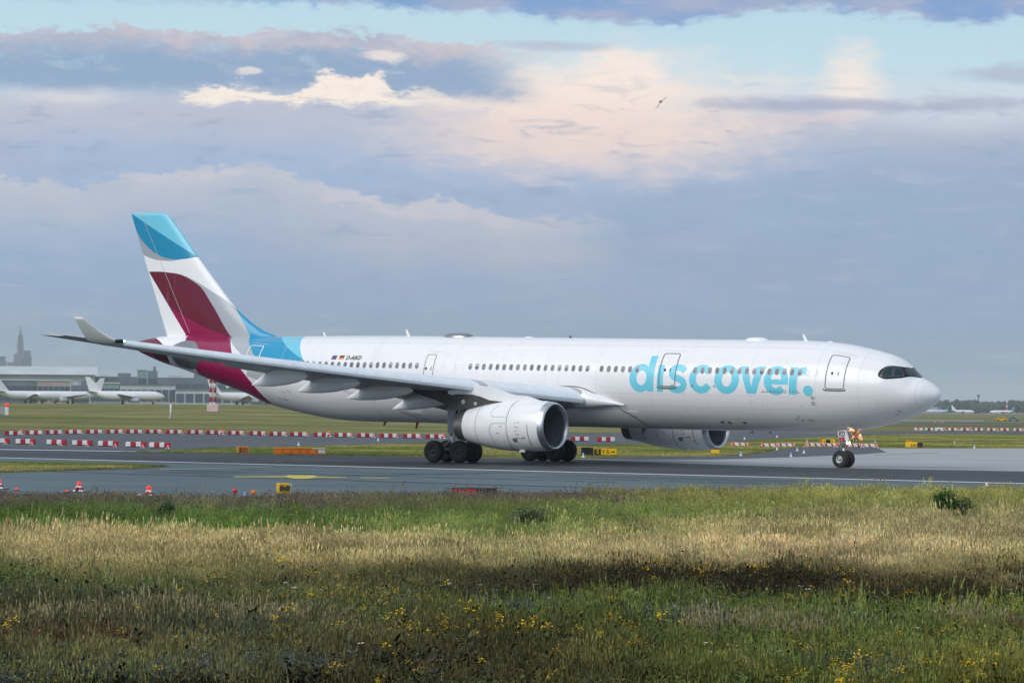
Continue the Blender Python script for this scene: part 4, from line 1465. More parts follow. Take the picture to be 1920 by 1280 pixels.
t_, h_ = wheel_meshes(0.525, 0.40, 0.235)
tme, hme = t_.mesh('tyre', M['tyre']), h_.mesh('rim', M['rim'])
for dy_ in (-0.36, 0.36):
    w_ = axle_empty('nose_wheel', (-6.62, dy_, 0.53))
    put('tyre', tme, w_)
    put('rim', hme, w_)
g_ = axle_empty('nose_gear', (-6.62, 0, 0.0))
MB().tube([(0, -.3, .53), (0, .3, .53)], 0.06, 10).build('axle', M['strut'], g_)
MB().tube([(0, 0, .5), (0.0, 0, 1.4)], 0.075, 14).build('piston', M['metal'], g_)
MB().tube([(0, 0, 1.25), (0.0, 0, 2.6)], 0.12, 14).build('strut', M['strut'], g_)
MB().tube([(-.05, 0, .62), (-.42, 0, 1.0), (-.1, 0, 1.35)], 0.045, 8).build('torque_link', M['strut'], g_)
MB().tube([(0, -.10, 1.4), (1.2, -.1, 2.5)], 0.05, 8).build('drag_stay', M['strut'], g_)
MB().tube([(-.15, -.16, .75), (-.25, -.17, 1.2), (-.1, -.12, 1.7)], 0.02, 6).build('hydraulic_line', M['strutd'], g_)


def gear_door(nm, y, mt, flare):
    pts = [(.17, 1.65, .0), (.50, 1.66, 0), (.87, 1.69, 0), (.67, 2.30, flare), (.12, 2.24, flare), (.04, 2.16, flare * .9)]
    g = MB()
    k = len(pts)
    vs = [(a, y + c, b) for a, b, c in pts] + [(a, y + c + 0.035, b) for a, b, c in pts]
    g.add(vs, [tuple(range(k))[::-1], tuple(range(k, 2 * k))] + [(i, (i + 1) % k, k + (i + 1) % k, k + i) for i in range(k)])
    return g.build(nm, mt, g_, smooth=False)


sd = gear_door('nose_gear_door', -0.86, M['white'], 0.03)
sd['label'] = 'white nose gear door lettered KD'
gear_door('nose_gear_door', 0.80, M['white'], -0.03)


def door_pt(a, b):
    return (a, -0.86 + 0.03 * np.interp(b, [1.66, 2.32], [0, 1]) - 0.008, b)


g = MB()
g.add([door_pt(.19, 1.665), door_pt(.58, 1.665), door_pt(.56, 1.87), door_pt(.15, 1.87)], [(0, 1, 2, 3)])
g.build('red_panel', M['redink'], sd, smooth=False)
V, Fc = text_mesh('KD', 0.36, 0.0, 0.008)
V[:, 0] -= V[:, 0].min()
V *= [0.40 / V[:, 0].max(), 0.28 / V[:, 1].max(), 1]
g = MB()
g.add([door_pt(0.17 + p[0], 1.92 + p[1]) for p in V], Fc)
g.build('door_letters', M['ink'], sd, smooth=False)
V, Fc = text_mesh('5', 0.14, 0.0, 0.0)
g = MB()
g.add([(0.32 + p[0], door_pt(0, 1.7)[1] - 0.004, 1.71 + p[1]) for p in V], Fc)
g.build('door_digit', M['white'], sd, smooth=False)
for nm, x_, y_, z_, r_ in (('taxi_light', 0.30, -0.16, 1.52, 0.095), ('taxi_light', 0.30, 0.16, 1.52, 0.095), ('turnoff_light', 0.42, 0.06, 2.30, 0.055)):
    o = MB().lathe([(-.14, .02), (-.10, r_ * .9), (0.0, r_), (0.02, r_ * .96)], 18, c=(x_, y_, z_)).build(nm, M['strut'], g_)
    MB().lathe([(0.016, r_ * .95), (0.03, r_ * .6), (0.035, .002)], 18, c=(x_, y_, z_)).build('lens', M['lampw'], o)
MB().tube([(0.0, -.2, 1.50), (0.28, -.2, 1.50)], 0.035, 8).build('lamp_bracket', M['strut'], g_)
MB().tube([(0.0, .2, 1.50), (0.28, .2, 1.50)], 0.035, 8).build('lamp_bracket', M['strut'], g_)
for k_, (p_, q_) in enumerate((((.15, .55, 1.5), (.75, .66, 2.25)), ((.72, .6, 1.62), (.2, .62, 2.2)), ((.45, .5, 1.55), (.48, .68, 2.3)))):
    MB().tube([p_, q_], 0.028, 8).build('door_rod', M['strutd'], g_)
for y_ in (-.05, 0.3):
    ld_ = bpy.data.lights.new('taxi_lamp', 'POINT')
    ld_.energy, ld_.color, ld_.shadow_soft_size = 7, (1.0, 0.36, 0.06), 0.05
    lo_ = bpy.data.objects.new('taxi_lamp', ld_)
    COL.objects.link(lo_)
    lo_.parent, lo_.location = g_, (0.48, y_ + 0.05, 1.95)

# ---- antennas, domes, beacon
def blade(s_, h_b, l_, up=True):
    zt_ = float(zc(s_) + hh(s_)) if up else float(zc(s_) - hh(s_))
    sg = 1 if up else -1
    rows = []
    for t_ in (0, .5, 1):
        z = zt_ + sg * (-0.05 + (h_b + .05) * t_)
        sl, ch = s_ + l_ * 0.75 * t_, l_ * (1 - .55 * t_)
        rows.append([(-sl, 0, z), (-sl - ch * .4, -.03, z), (-sl - ch, 0, z), (-sl - ch * .4, .03, z)])
    g = MB().grid(np.array(rows), closev=True)
    g.f.append((8, 9, 10, 11))
    g.mi.append(0)
    return g


blade(9.1, 0.40, 0.42).build('blade_antenna', M['white'], plane)
blade(39.4, 0.42, 0.42).build('blade_antenna', M['white'], plane)
blade(46.4, 0.26, 0.32).build('blade_antenna', M['white'], plane)
blade(20.9, 0.30, 0.30, False).build('drain_mast', M['line'], plane)
blade(41.3, 0.24, 0.30, False).build('drain_mast', M['line'], plane)
blade(15.6, 0.16, 0.2, False).build('belly_antenna', M['line'], plane)
blade(11.7, 0.12, 0.16, False).build('belly_antenna', M['line'], plane)
blade(13.0, 0.12, 0.16, False).build('belly_antenna', M['line'], plane)
blade(38.7, 0.42, 0.26, False).build('belly_beacon_mast', M['fred'], plane)


def dome(nm, s_, l_, w_, h_d, mt):
    zt_ = float(zc(s_) + hh(s_))
    rows = []
    for t_ in np.linspace(0, math.pi / 2, 7):
        k_ = math.cos(t_) ** 0.6 if t_ < 1.55 else 0.02
        rows.append([(-s_ + l_ / 2 * k_ * math.cos(q_), w_ / 2 * k_ * math.sin(q_), zt_ - 0.14 + (h_d + .14) * math.sin(t_)) for q_ in np.linspace(0, 2 * math.pi, 24, endpoint=False)])
    MB().grid(np.array(rows), closev=True).build(nm, mt, plane)


dome('satellite_dome', 35.55, 2.4, 1.3, 0.24, M['plate'])
dome('satellite_dome', 12.85, 1.7, 1.0, 0.17, M['white'])
dome('antenna_fairing', 30.0, 0.8, .4, 0.06, M['white'])
dome('antenna_fairing', 7.6, 0.5, .3, 0.05, M['white'])
dome('beacon', 26.75, 0.20, .18, 0.13, mat('dark_red_beacon', (0.12, 0.01, 0.01), 0.3))
for s_, v_ in ((2.1, -2.2), (2.35, -2.5)):
    g = MB()
    p0, p1 = surf(s_, v_ / 2.82, 0.0), surf(s_ - 0.05, v_ / 2.82, 0.14)
    g.tube([p0, p1, p1 + np.array([0.22, 0, 0])], [.03, .025, .02], 8)
    g.build('probe', M['line'], plane)
# ------------------------------------------------------------------ things on the airfield
def at_far(px, py):
    """where the line of sight through a pixel meets the relief"""
    a, b = px - 960, 640 - py
    uu, v2 = _c * a + _s * b, -_s * a + _c * b
    d = _F + _R * uu / FPX + _U * v2 / FPX
    t = np.arange(60, 9000, 1.0)
    P = CAM + d * t[:, None]
    h = P[:, 2] - gz(P[:, 0], P[:, 1])
    i = int(np.argmax(h <= 0)) if (h <= 0).any() else len(t) - 1
    return np.array([P[i, 0], P[i, 1], float(gz(P[i, 0], P[i, 1]))])


def face_cam(p):
    """yaw that turns a thing's -y side to the camera"""
    return math.atan2(CAM[1] - p[1], CAM[0] - p[0]) + math.pi / 2


M['red'] = mat('red_plastic_faded', lin(172, 24, 44), 0.5, var=0.15, vscale=2.0)
M['whitep'] = mat('white_plastic', (0.74, 0.75, 0.76), 0.5, var=0.10, vscale=2.0)
M['orange'] = mat('orange_plastic', lin(236, 128, 22), 0.5, var=0.12, vscale=2.0)
M['orangew'] = mat('worn_orange_paint', lin(206, 132, 58), 0.6, var=0.15, vscale=3.0)
M['yellow'] = mat('yellow_sign_face', lin(238, 196, 8), 0.4, var=0.06, vscale=2.0)
M['ydull'] = mat('yellow_housing', lin(214, 172, 12), 0.5, var=0.1, vscale=3.0)
M['blackm'] = mat('matt_black', (0.012, 0.012, 0.013), 0.6)
M['rlamp'] = mat('lit_red_lamp', (0.8, 0.03, 0.02), 0.2, emit=(1.0, 0.03, 0.02), estr=0.55)
M['blamp'] = mat('blue_edge_lens', (0.10, 0.22, 0.75), 0.2, emit=(0.25, 0.45, 1.0), estr=0.35)
M['rubber'] = mat('black_rubber_mat', (0.02, 0.02, 0.02), 0.8)
M['steel'] = mat('galvanised_steel', (0.42, 0.45, 0.47), 0.4, metal=0.6, var=0.1, vscale=3)
M['brown'] = mat('brown_plastic_board', lin(170, 94, 30), 0.6, var=0.2, vscale=3)


def ordinal(n):
    one = ['', 'first', 'second', 'third', 'fourth', 'fifth', 'sixth', 'seventh', 'eighth', 'ninth', 'tenth', 'eleventh', 'twelfth', 'thirteenth', 'fourteenth', 'fifteenth', 'sixteenth', 'seventeenth', 'eighteenth', 'nineteenth', 'twentieth']
    return one[n] if n <= 20 else 'twenty-' + one[n - 20]


# plastic block barriers: red and white segments clipped together
def seg_mesh(L, hgt, dep, name, mt):
    return MB().box((0, 0, hgt / 2), (L, dep, hgt), taper=1.0, bev=0.03).mesh(name, mt, False)


def row_dir(p, q):
    return math.atan2(q[1] - p[1], q[0] - p[0])


def place_blocks(spots, L, hgt, dep, cols, group, label_fn, name='block_barrier'):
    sm = {c: seg_mesh(L / len(cols) - 0.012, hgt, dep, 'segment', M[c]) for c in set(cols)}
    fm_ = MB().box((0, 0, 0.03), (L * 0.98, dep * 1.15, 0.05)).mesh('foot_strip', M['rubber'], False)
    outp = []
    for k, (p, rz) in enumerate(spots):
        t = thing(name, label_fn(k), 'barrier', (p[0] + rng.normal() * .08, p[1] + rng.normal() * .08, p[2]), rz + rng.normal() * .06, group)
        for i, c in enumerate(cols):
            put('segment', sm[c], t, ((i + 0.5) * L / len(cols) - L / 2, 0, 0.045))
        put('foot_strip', fm_, t)
        outp.append(t)
    return outp


lamp_ball = MB().lathe([(0.0, 0.03), (0.02, 0.07), (0.08, 0.105), (0.14, 0.085), (0.18, 0.03), (0.185, 0.002)], 16, 'z')
lamp_ball_me = lamp_ball.mesh('lamp', M['rlamp'])


def cone_legs():
    """four splayed striped legs"""
    g = MB()
    for k in range(4):
        a = math.pi / 4 + k * math.pi / 2
        x, y = math.cos(a), math.sin(a)
        tx, ty = -y, x
        w0_, w1_ = 0.10, 0.045
        b0, b1 = np.array([x * 0.26, y * 0.26, 0.02]), np.array([x * 0.07, y * 0.07, 0.27])
        for j, (f0, f1, mi) in enumerate(((0, .34, 1), (.34, .7, 0), (.7, 1, 1))):
            p0, p1 = b0 + (b1 - b0) * f0, b0 + (b1 - b0) * f1
            q0, q1 = w0_ + (w1_ - w0_) * f0, w0_ + (w1_ - w0_) * f1
            n = np.array([x, y, 0.6]) * 0.025
            T = np.array([tx, ty, 0])
            vs = [p0 - T * q0, p0 + T * q0, p1 + T * q1, p1 - T * q1]
            g.add(vs + [v_ - n for v_ in vs], [(0, 1, 2, 3), (7, 6, 5, 4), (0, 4, 5, 1), (1, 5, 6, 2), (2, 6, 7, 3), (3, 7, 4, 0)], mi)
    return g


legs_me = cone_legs().mesh('striped_stand', [M['red'], M['whitep']], False)
mat_me = MB().lathe([(0, .001), (0, .46), (.035, .44), (.035, .001)], 8, 'z').mesh('rubber_base', M['rubber'], False)


def warning_lamp(p, label, group, sc=1.0, base=True, rz=0.3):
    t = thing('warning_lamp', label, 'lamp', tuple(p), rz, group)
    t.scale = (sc,) * 3
    put('striped_stand', legs_me, t)
    put('lamp', lamp_ball_me, t, (0, 0, 0.25))
    if base:
        put('rubber_base', mat_me, t)
    return t


# near-left row in front of the parallel taxiway
xs_ = [(-40, 829.6), (0, 831.0), (50, 832.4), (105, 833.7), (155, 835.0), (204, 836.4), (256, 837.9), (304, 839.3)]
pp_ = [at(*q) for q in xs_]
lab = ['cut off by the left photo edge', 'leftmost whole one', 'second whole one from the left', 'third whole one from the left', 'fourth from the left', 'second from the right end', 'at the right end beside the grass']
sp_l = [(pp_[k], face_cam(pp_[k]) - 0.15) for k in range(1, 8)]
place_blocks(sp_l, 1.70, 0.40, 0.42, ('whitep', 'red', 'whitep', 'red'), 'long block barriers in the near left row',
             lambda k: 'red and white barrier in the near left row, ' + lab[k])
for k in range(7):
    q = at(xs_[k + 1][0] + 10 - k * 0.5 + (4 if k > 3 else 0), xs_[k + 1][1] + 1.6)
    warning_lamp(q, 'small red warning lamp before the near left barrier ' + ['cut by the photo edge', 'first from the left', 'second from the left', 'third from the left', 'fourth from the left', 'second from the right', 'at the right end'][k], 'warning lamps of the near left row', 0.75, False)
# long row across the taxiway further back
ctrl = np.array([(0, 817), (20, 816), (60, 814.6), (150, 812.9), (280, 812.4), (400, 814), (560, 817.6), (700, 820), (840, 822.3), (1060, 826.2), (1200, 829)])
far_x = []
x_ = 26.0
while x_ < 1180:
    far_x.append(x_)
    x_ += 37.5 + max(0, (x_ - 300)) * 0.013
far_x = [q for q in far_x if q < 850 or 1066 < q < 1172]
mkp = lambda q: at(q, float(np.interp(q, ctrl[:, 0], ctrl[:, 1])))
spots_f = [(mkp(q), face_cam(mkp(q)) + 0.12) for q in far_x]
n_l = len([q for q in far_x if q < 850])


def fl_label(k):
    if k < n_l:
        return ordinal(k + 1) + ' red and white block barrier from the left in the long far row'
    return 'far red and white block barrier right of the near engine, ' + ('left' if k == n_l else 'right' if k == n_l + 1 else 'rightmost') + ' one'


place_blocks(spots_f, 1.85, 0.42, 0.42, ('red', 'whitep', 'red', 'whitep'), 'block barriers in the long far row', fl_label)
for k, q in enumerate(far_x):
    if k % 1 == 0 and k < n_l:
        warning_lamp(mkp(q + 19 + max(0, q - 300) * 0.006) - np.array([0.3, 0.9, 0]) * 0.4, ordinal(k + 1) + ' small red warning lamp from the left along the long far barrier row', 'warning lamps of the long far row', 0.9 if k % 5 else 1.35, False)

# striped boards right of the far engine
def striped_board(p, rz, L, label):
    t = thing('striped_board', label, 'barrier', tuple(p), rz, 'diagonally striped boards beyond the far engine')
    hgt, dep = 0.30, 0.25
    MB().box((0, 0, hgt / 2 + .05), (L, dep, hgt), bev=0.02).build('board', M['whitep'], t, smooth=False)
    n = int(L / 0.42)
    for i in range(n):
        x0 = -L / 2 + 0.05 + i * (L - 0.3) / max(1, n - 1) * 0.92
        sh = 0.16
        f = -dep / 2 - 0.008
        g = MB().add([(x0 + sh, f, .06), (x0 + sh + .17, f, .06), (x0 + .17, f, hgt + .04), (x0, f, hgt + .04), (x0 + sh, f + .02, .06), (x0 + sh + .17, f + .02, .06), (x0 + .17, f + .02, hgt + .04), (x0, f + .02, hgt + .04)],
                     [(0, 1, 2, 3), (0, 4, 5, 1), (1, 5, 6, 2), (2, 6, 7, 3), (3, 7, 4, 0)])
        g.build('stripe', M['red'], t, smooth=False)
    for e in (-1, 1):
        MB().box((e * (L / 2 - .12), 0, 0.025), (0.24, 0.5, 0.05)).build('foot', M['rubber'], t, smooth=False)


bl = [(1387, 836.6, 'nearest the engine intake'), (1443, 838.3, 'left of the pair'), (1475, 838.0, 'right of the pair'), (1529, 837.6, 'left of the yellow sign'), (1560, 837.8, 'under the yellow sign'), (1598, 838.2, 'just right of the nose gear leg'), (1630, 838.6, 'at the right end of the row')]
for k, (a, b, l_) in enumerate(bl):
    p = at(a, b)
    striped_board(p, row_dir(at(a - 10, b), at(a + 10, b + 0.15)), 1.50, 'white board with red diagonal stripes beyond the runway, ' + l_)
for k, (a, b) in enumerate(((1374, 837), (1404, 837.2), (1430, 838.6), (1460, 838.4), (1490, 838.2), (1513, 837.8), (1569, 838.2), (1619, 838.8), (1645, 839))):
    warning_lamp(at(a, b) + np.array([.2, -.5, 0]), 'small red warning lamp at the striped boards, %s from the left' % ordinal(k + 1), 'warning lamps of the striped boards', 0.85, False)

# far-right row
fr_x = [1722, 1741, 1787, 1810.5, 1834.5, 1859, 1884, 1908, 1932]
for_l = ['leftmost of the row', 'second from the left', 'left of centre', 'just left of centre', 'at the centre', 'just right of centre', 'third from the right edge', 'second from the right edge', 'cut by the right edge']
spr = [(at(q, 807.2 + (q - 1722) * 0.004), face_cam(at(q, 807.2))) for q in fr_x]
place_blocks(spr, 1.35, 0.42, 0.45, ('whitep', 'red', 'whitep'), 'block barriers in the far right row', lambda k: 'short white and red block barrier in the far right row, ' + for_l[k])
t = thing('pale_container', 'pale pink box unit standing in the far right barrier row', 'box', tuple(at(1760.5, 807.6)), face_cam(at(1760, 807)))
MB().box((0, 0, .28), (1.35, .7, .50), bev=.03).build('body', M['whitep'], t, smooth=False)
MB().box((0, -.37, .18), (0.30, .05, .26)).build('red_panel', M['red'], t, smooth=False)
for k, (a, b, l_) in enumerate(((1725.5, 807.4, 'at the left end of the far right barrier row'), (1774, 806.8, 'beside the pale box unit in the far right row'), (1799, 807, 'left of the middle of the far right row'), (1822, 807.4, 'bright one in the middle of the far right row'), (1872, 807.5, 'right of the middle of the far right row'), (1921, 807.8, 'at the right photo edge in the far row'), (1754, 792.2, 'left of the two beyond the far right row'), (1768.5, 792.4, 'right of the two beyond the far right row'))):
    warning_lamp(at_far(a, b) + np.array([.1, -.6, 0]), 'red warning lamp ' + l_, 'warning lamps of the far right row', 1.5 if k in (3,) else 1.15, False)


# signs
def sign_box(name, p, L, hgt, dep, panels, label, cat, frame='ydull', lift=0.12, rz=None, group=None):
    """panels: list of (width fraction, material)"""
    t = thing(name, label, cat, tuple(p), face_cam(p) if rz is None else rz, group)
    MB().box((0, 0, lift + hgt / 2), (L, dep, hgt), bev=0.02).build('housing', M[frame], t, smooth=False)
    x0 = -L / 2 + 0.02
    for w_, mt in panels:
        ww = (L - 0.04) * w_
        MB().box((x0 + ww / 2, -dep / 2 - 0.012, lift + hgt / 2), (ww - 0.01, 0.02, hgt - 0.06)).build('sign_panel', M[mt], t, smooth=False)
        x0 += ww
    for e in (-.35, .35):
        MB().tube([(e * L, 0, 0), (e * L, 0, lift + .02)], 0.03, 8).build('leg', M['steel'], t)
    return t


def sign_text(t, body, x0, z0, w_, h_t, dep, mt, bold=0.012, nm='lettering'):
    V, Fc = text_mesh(body, 1.0, 0.0, bold)
    V -= [V[:, 0].min(), V[:, 1].min(), 0]
    V *= [w_ / V[:, 0].max(), h_t / V[:, 1].max(), 1]
    MB().add([(x0 + p[0], -dep / 2 - 0.030, z0 + p[1]) for p in V], Fc).build(nm, mt, t, smooth=False)


p = at(1135, 855.2)
sg = sign_box('taxiway_sign', p, 1.66, 0.46, 0.22, ((0.30, 'blackm'), (0.70, 'yellow')), 'yellow and black taxiway sign reading S Y5 with an arrow', 'sign', 'ydull', 0.10)
sign_text(sg, 'S', -.66, .19, .20, .28, .22, M['yellow'])
sign_text(sg, 'Y', -.24, .19, .20, .28, .22, M['blackm'])
sign_text(sg, '5', .07, .19, .19, .28, .22, M['blackm'])
g = MB()
g.add([(.36, -.14, .305), (.56, -.14, .305), (.56, -.14, .355), (.36, -.14, .355)], [(0, 1, 2, 3)])
g.add([(.52, -.14, .23), (.56, -.14, .22), (.70, -.14, .33), (.56, -.14, .44), (.52, -.14, .43), (.62, -.14, .33)], [(0, 1, 2, 5), (2, 3, 4, 5)])
g.build('arrow', M['blackm'], sg, smooth=False)
# neighbouring sign wrapped in black foil
p = at(1101, 855.2)
t = thing('covered_sign', 'black foil-wrapped sign beside the yellow taxiway sign', 'sign', tuple(p), face_cam(p))
rows = []
for a in np.linspace(0, 2 * math.pi, 28, endpoint=False):
    col_ = []
    for z in np.linspace(0.06, 0.62, 7):
        ww = 0.42 + 0.035 * math.sin(5 * a + 9 * z) + 0.02 * math.sin(11 * a - 14 * z)
        hx = np.sign(math.cos(a)) * abs(math.cos(a)) ** 0.4 * ww
        hy = np.sign(math.sin(a)) * abs(math.sin(a)) ** 0.5 * 0.16
        col_.append((hx, hy, z + 0.03 * math.sin(4 * a + 2)))
    rows.append(col_)
rows = np.array(rows)
g = MB().grid(rows, closeu=True)
g.f.append(tuple(i * 7 + 6 for i in range(28)))
g.mi.append(0)
g.build('foil_wrap', mat('black_foil', (0.012, 0.013, 0.015), 0.35, bump=0.6, bscale=9), t)
for e in (-.25, .25):
    MB().tube([(e, 0, 0), (e, 0, .1)], 0.03, 8).build('leg', M['steel'], t)
p = at(1341, 851.4)
sign_box('small_sign', p, 0.66, 0.30, 0.22, ((1.0, 'yellow'),), 'small plain yellow sign box under the far engine', 'sign', 'orange', 0.06)
p = at(1553.5, 834.4)
sg = sign_box('taxiway_sign', p, 1.32, 0.46, 0.22, ((0.30, 'yellow'), (0.35, 'blackm'), (0.35, 'yellow')), 'yellow sign with black middle panel left of the nose gear', 'sign', 'ydull', 0.12)
sign_text(sg, '1', -.45, .24, .06, .22, .22, M['blackm'])
sign_text(sg, '9', .28, .24, .14, .22, .22, M['blackm'])
p = at(1714, 840.4)
sg = sign_box('taxiway_sign', p, 1.60, 0.50, 0.24, ((0.68, 'yellow'), (0.32, 'blackm')), 'yellow sign with black right end beyond the concrete, right of the nose gear', 'sign', 'ydull', 0.10)
sign_text(sg, '600', -.32, .17, .55, .24, .24, M['blackm'])


def crate(p, L, D, H_, label, mt, rz=None, name='storage_box'):
    t = thing(name, label, 'box', tuple(p), face_cam(p) if rz is None else rz)
    MB().box((0, 0, H_ / 2), (L, D, H_ - .02), bev=0.02).build('body', M[mt], t, smooth=False)
    MB().box((0, 0, H_ - 0.01), (L + .05, D + .05, .05), bev=0.01).build('lid', M[mt], t, smooth=False)
    for e in (-1, 1):
        MB().box((e * (L / 2 - .05), -D / 2 - .012, H_ / 2), (.06, .03, H_ - .12)).build('corner_post', M['orangew'], t, smooth=False)
    return t


crate(at(1538.5, 835), 0.30, 0.3, 0.48, 'small orange box at the left end of the sign left of the nose gear', 'orange')
crate(at(1705, 838.2), 0.55, 0.4, 0.62, 'small orange box behind the yellow sign right of the nose gear', 'orange')
# orange cabinet and the long orange barrier beyond the runway, left of the wheels
p = at(455, 850.2)
t = thing('orange_cabinet', 'orange cabinet with slatted front at the runway edge, left of the long orange barrier', 'cabinet', tuple(p), face_cam(p))
W_, H_ = 0.88, 0.53
for x0, x1, z0, z1 in ((-W_ / 2, -W_ / 2 + .20, 0, H_), (W_ / 2 - .05, W_ / 2, 0, H_), (-W_ / 2 + .2, W_ / 2 - .05, H_ - .09, H_)):
    MB().box(((x0 + x1) / 2, 0, (z0 + z1) / 2), (x1 - x0, .5, z1 - z0), bev=.01).build('frame_panel', M['orangew'], t, smooth=False)
MB().box((0.07, .05, .21), (.60, .38, .42)).build('core', M['blackm'], t, smooth=False)
for k in range(4):
    MB().box((0.10, -.20, .07 + k * .105), (.50, .06, .085), bev=.008).build('slat', M['brown'], t, smooth=False)
p = at(562, 852.4)
t = thing('orange_barrier', 'long low orange barrier with panelled front and pale right end at the runway edge', 'barrier', tuple(p), face_cam(p) - 0.1)
L_ = 3.72
MB().box((0, 0, .25), (L_ - .1, .42, .34)).build('core', M['orange'], t, smooth=False)
MB().box((-.45, 0, .455), (L_ - .9, .50, .07), bev=.015).build('top_rail', M['orange'], t, smooth=False)
MB().box((L_ / 2 - .47, 0, .458), (.93, .50, .07), bev=.015).build('top_rail', M['whitep'], t, smooth=False)
for k in range(6):
    x0 = -L_ / 2 + .06 + k * .62
    MB().box((x0 + .29, -.225, .25), (.50, .03, .26), bev=.008).build('panel', M['orange'] if k < 5 else M['whitep'], t, smooth=False)
    MB().box((x0 + .58, -.235, .25), (.035, .04, .33)).build('post', M['orangew'], t, smooth=False)
MB().box((0, 0, .045), (L_, .50, .07)).build('base_rail', M['orangew'], t, smooth=False)

# runway guard light: two round black lamps in a yellow box
p = at(531, 938)
t = thing('guard_light', 'yellow guard light box with two round black lamps above the grass', 'signal light', (p[0], p[1], 0), face_cam(p) + 0.35)
MB().box((0, 0, .46), (.48, .30, .40), bev=.03).build('housing', M['ydull'], t, smooth=False)
for e in (-1, 1):
    MB().lathe([(-.22, .085), (-.15, .10), (-.15, .075), (-.16, .07), (-.15, .005)], 22, 'y', c=(e * .115, 0, .47)).build('lamp', M['blackm'], t)
    MB().lathe([(-.165, .082), (-.17, .05), (-.172, .003)], 18, 'y', c=(e * .115, 0, .47)).build('lens', mat('smoky_lens', (.16, .13, .12), .1), t)
MB().tube([(0, 0, 0), (0, 0, .3)], .035, 10).build('leg', M['ydull'], t)
p = at(537, 934)
t = thing('pale_cabinet', 'pale grey flat cabinet just behind the yellow guard light', 'cabinet', (p[0], p[1], 0), face_cam(p))
MB().box((0, 0, .27), (.40, .3, .50), bev=.02).build('body', M['steel'], t, smooth=False)
MB().box((0, 0, .53), (.44, .34, .03), bev=.008).build('lid', M['whitep'], t, smooth=False)

# marker lamps along the near grass edge
warning_lamp(at(148, 922.5), 'red lamp on a striped stand and black mat, left one by the near grass', 'marker lamps at the near grass edge', 1.0)
warning_lamp(at(279, 931), 'red lamp on a striped stand by the near grass, beside a white block', 'marker lamps at the near grass edge', 1.0)
warning_lamp(at(-2, 917), 'red lamp on a striped stand cut by the left photo edge', 'marker lamps at the near grass edge', 1.0)
p = at(264, 931.5)
t = thing('white_block', 'small white and red block lying beside the second marker lamp', 'block', tuple(p), face_cam(p) + .3)
MB().box((-.06, 0, .06), (.16, .16, .12), bev=.015).build('white_half', M['whitep'], t, smooth=False)
MB().box((.10, 0, .06), (.15, .16, .12), bev=.015).build('red_half', M['red'], t, smooth=False)
for k, (a, b, l_) in enumerate(((31, 919.5, 'left of the first marker lamp'), (124, 923.5, 'beside the black mat of the first marker lamp'), (218.5, 927.5, 'between the two marker lamps'), (306, 931.5, 'right of the second marker lamp'))):
    t = thing('ground_light', 'tiny red light on the pavement ' + l_, 'light', tuple(at(a, b)), 0, 'tiny red pavement lights')
    MB().lathe([(0, .12), (.03, .11), (.05, .06)], 14, 'z').build('rim', M['blackm'], t)
    MB().lathe([(.05, .075), (.10, .055), (.12, .004)], 14, 'z').build('lens', M['rlamp'], t)


def edge_light(p, label, sc=1.0):
    t = thing('edge_light', label, 'light', tuple(p), 0.4, 'taxiway edge lights')
    t.scale = (sc,) * 3
    put('stand', edge_leg, t)
    put('lens', edge_lens, t)


edge_leg = MB().lathe([(0, .17), (.03, .16), (.05, .10), (.22, .06), (.24, .06)], 12, 'z').mesh('stand', M['whitep'])
edge_lens = MB().lathe([(.24, .07), (.30, .08), (.36, .055), (.38, .004)], 12, 'z').mesh('lens', M['blamp'])
for a, b, l_ in ((560, 834.8, 'above the long orange barrier'), (709, 826.2, 'left of the belly mast, below the barrier row'), (1093.5, 856.8, 'under the black covered sign'), (1389, 854.6, 'below the leftmost striped board'), (1457, 843.4, 'on the grass tip under the striped boards'),
                 (1495, 845.4, 'on the dark stub, left one'), (1507.5, 849.6, 'on the dark stub, lower right one'), (1483, 856.2, 'at the dark stub border with the concrete'), (1513, 829.4, 'left of the yellow sign near the nose gear'), (1641, 831.2, 'right of the nose gear lamps'), (1790, 832.2, 'on the grass right of the black-ended sign'), (1827, 840, 'at the concrete edge on the right'),
                 (1396, 823.6, 'behind the striped boards, left one'), (1457, 819.6, 'behind the striped boards, right one')):
    edge_light(at(a, b), 'small white and blue edge light ' + l_, 0.85)
p = at(440, 931)
t = thing('hazard_lamp', 'round red lamp on a stub left of the yellow guard light', 'lamp', (p[0], p[1], 0))
MB().tube([(0, 0, 0), (0, 0, .18)], .03, 8).build('stub', M['blackm'], t)
MB().lathe([(.16, .04), (.19, .09), (.25, .11), (.31, .08), (.335, .004)], 16, 'z').build('lens', mat('dim_red_lens', lin(206, 60, 44), .35), t)
p = at(475.5, 932)
t = thing('hazard_lamp', 'small orange barrel lamp left of the yellow guard light', 'lamp', (p[0], p[1], 0))
MB().lathe([(0.12, .003), (.12, .11), (.18, .115), (.24, .115), (.29, .09), (.29, .003)], 16, 'z').build('body', M['orange'], t)
MB().tube([(0, 0, 0), (0, 0, .13)], .03, 8).build('stub', M['blackm'], t)
edge_light(at(459, 932.5), 'small white edge light between the red and the orange lamp', 0.6)
p = at(1850, 919.6)
t = thing('marker_cone', 'small white and red marker at the near grass edge on the right', 'marker', (p[0], p[1], 0))
put('striped_stand', legs_me, t)
MB().lathe([(.25, .05), (.30, .08), (.36, .05), (.37, .003)], 12, 'z').build('cap', M['whitep'], t)
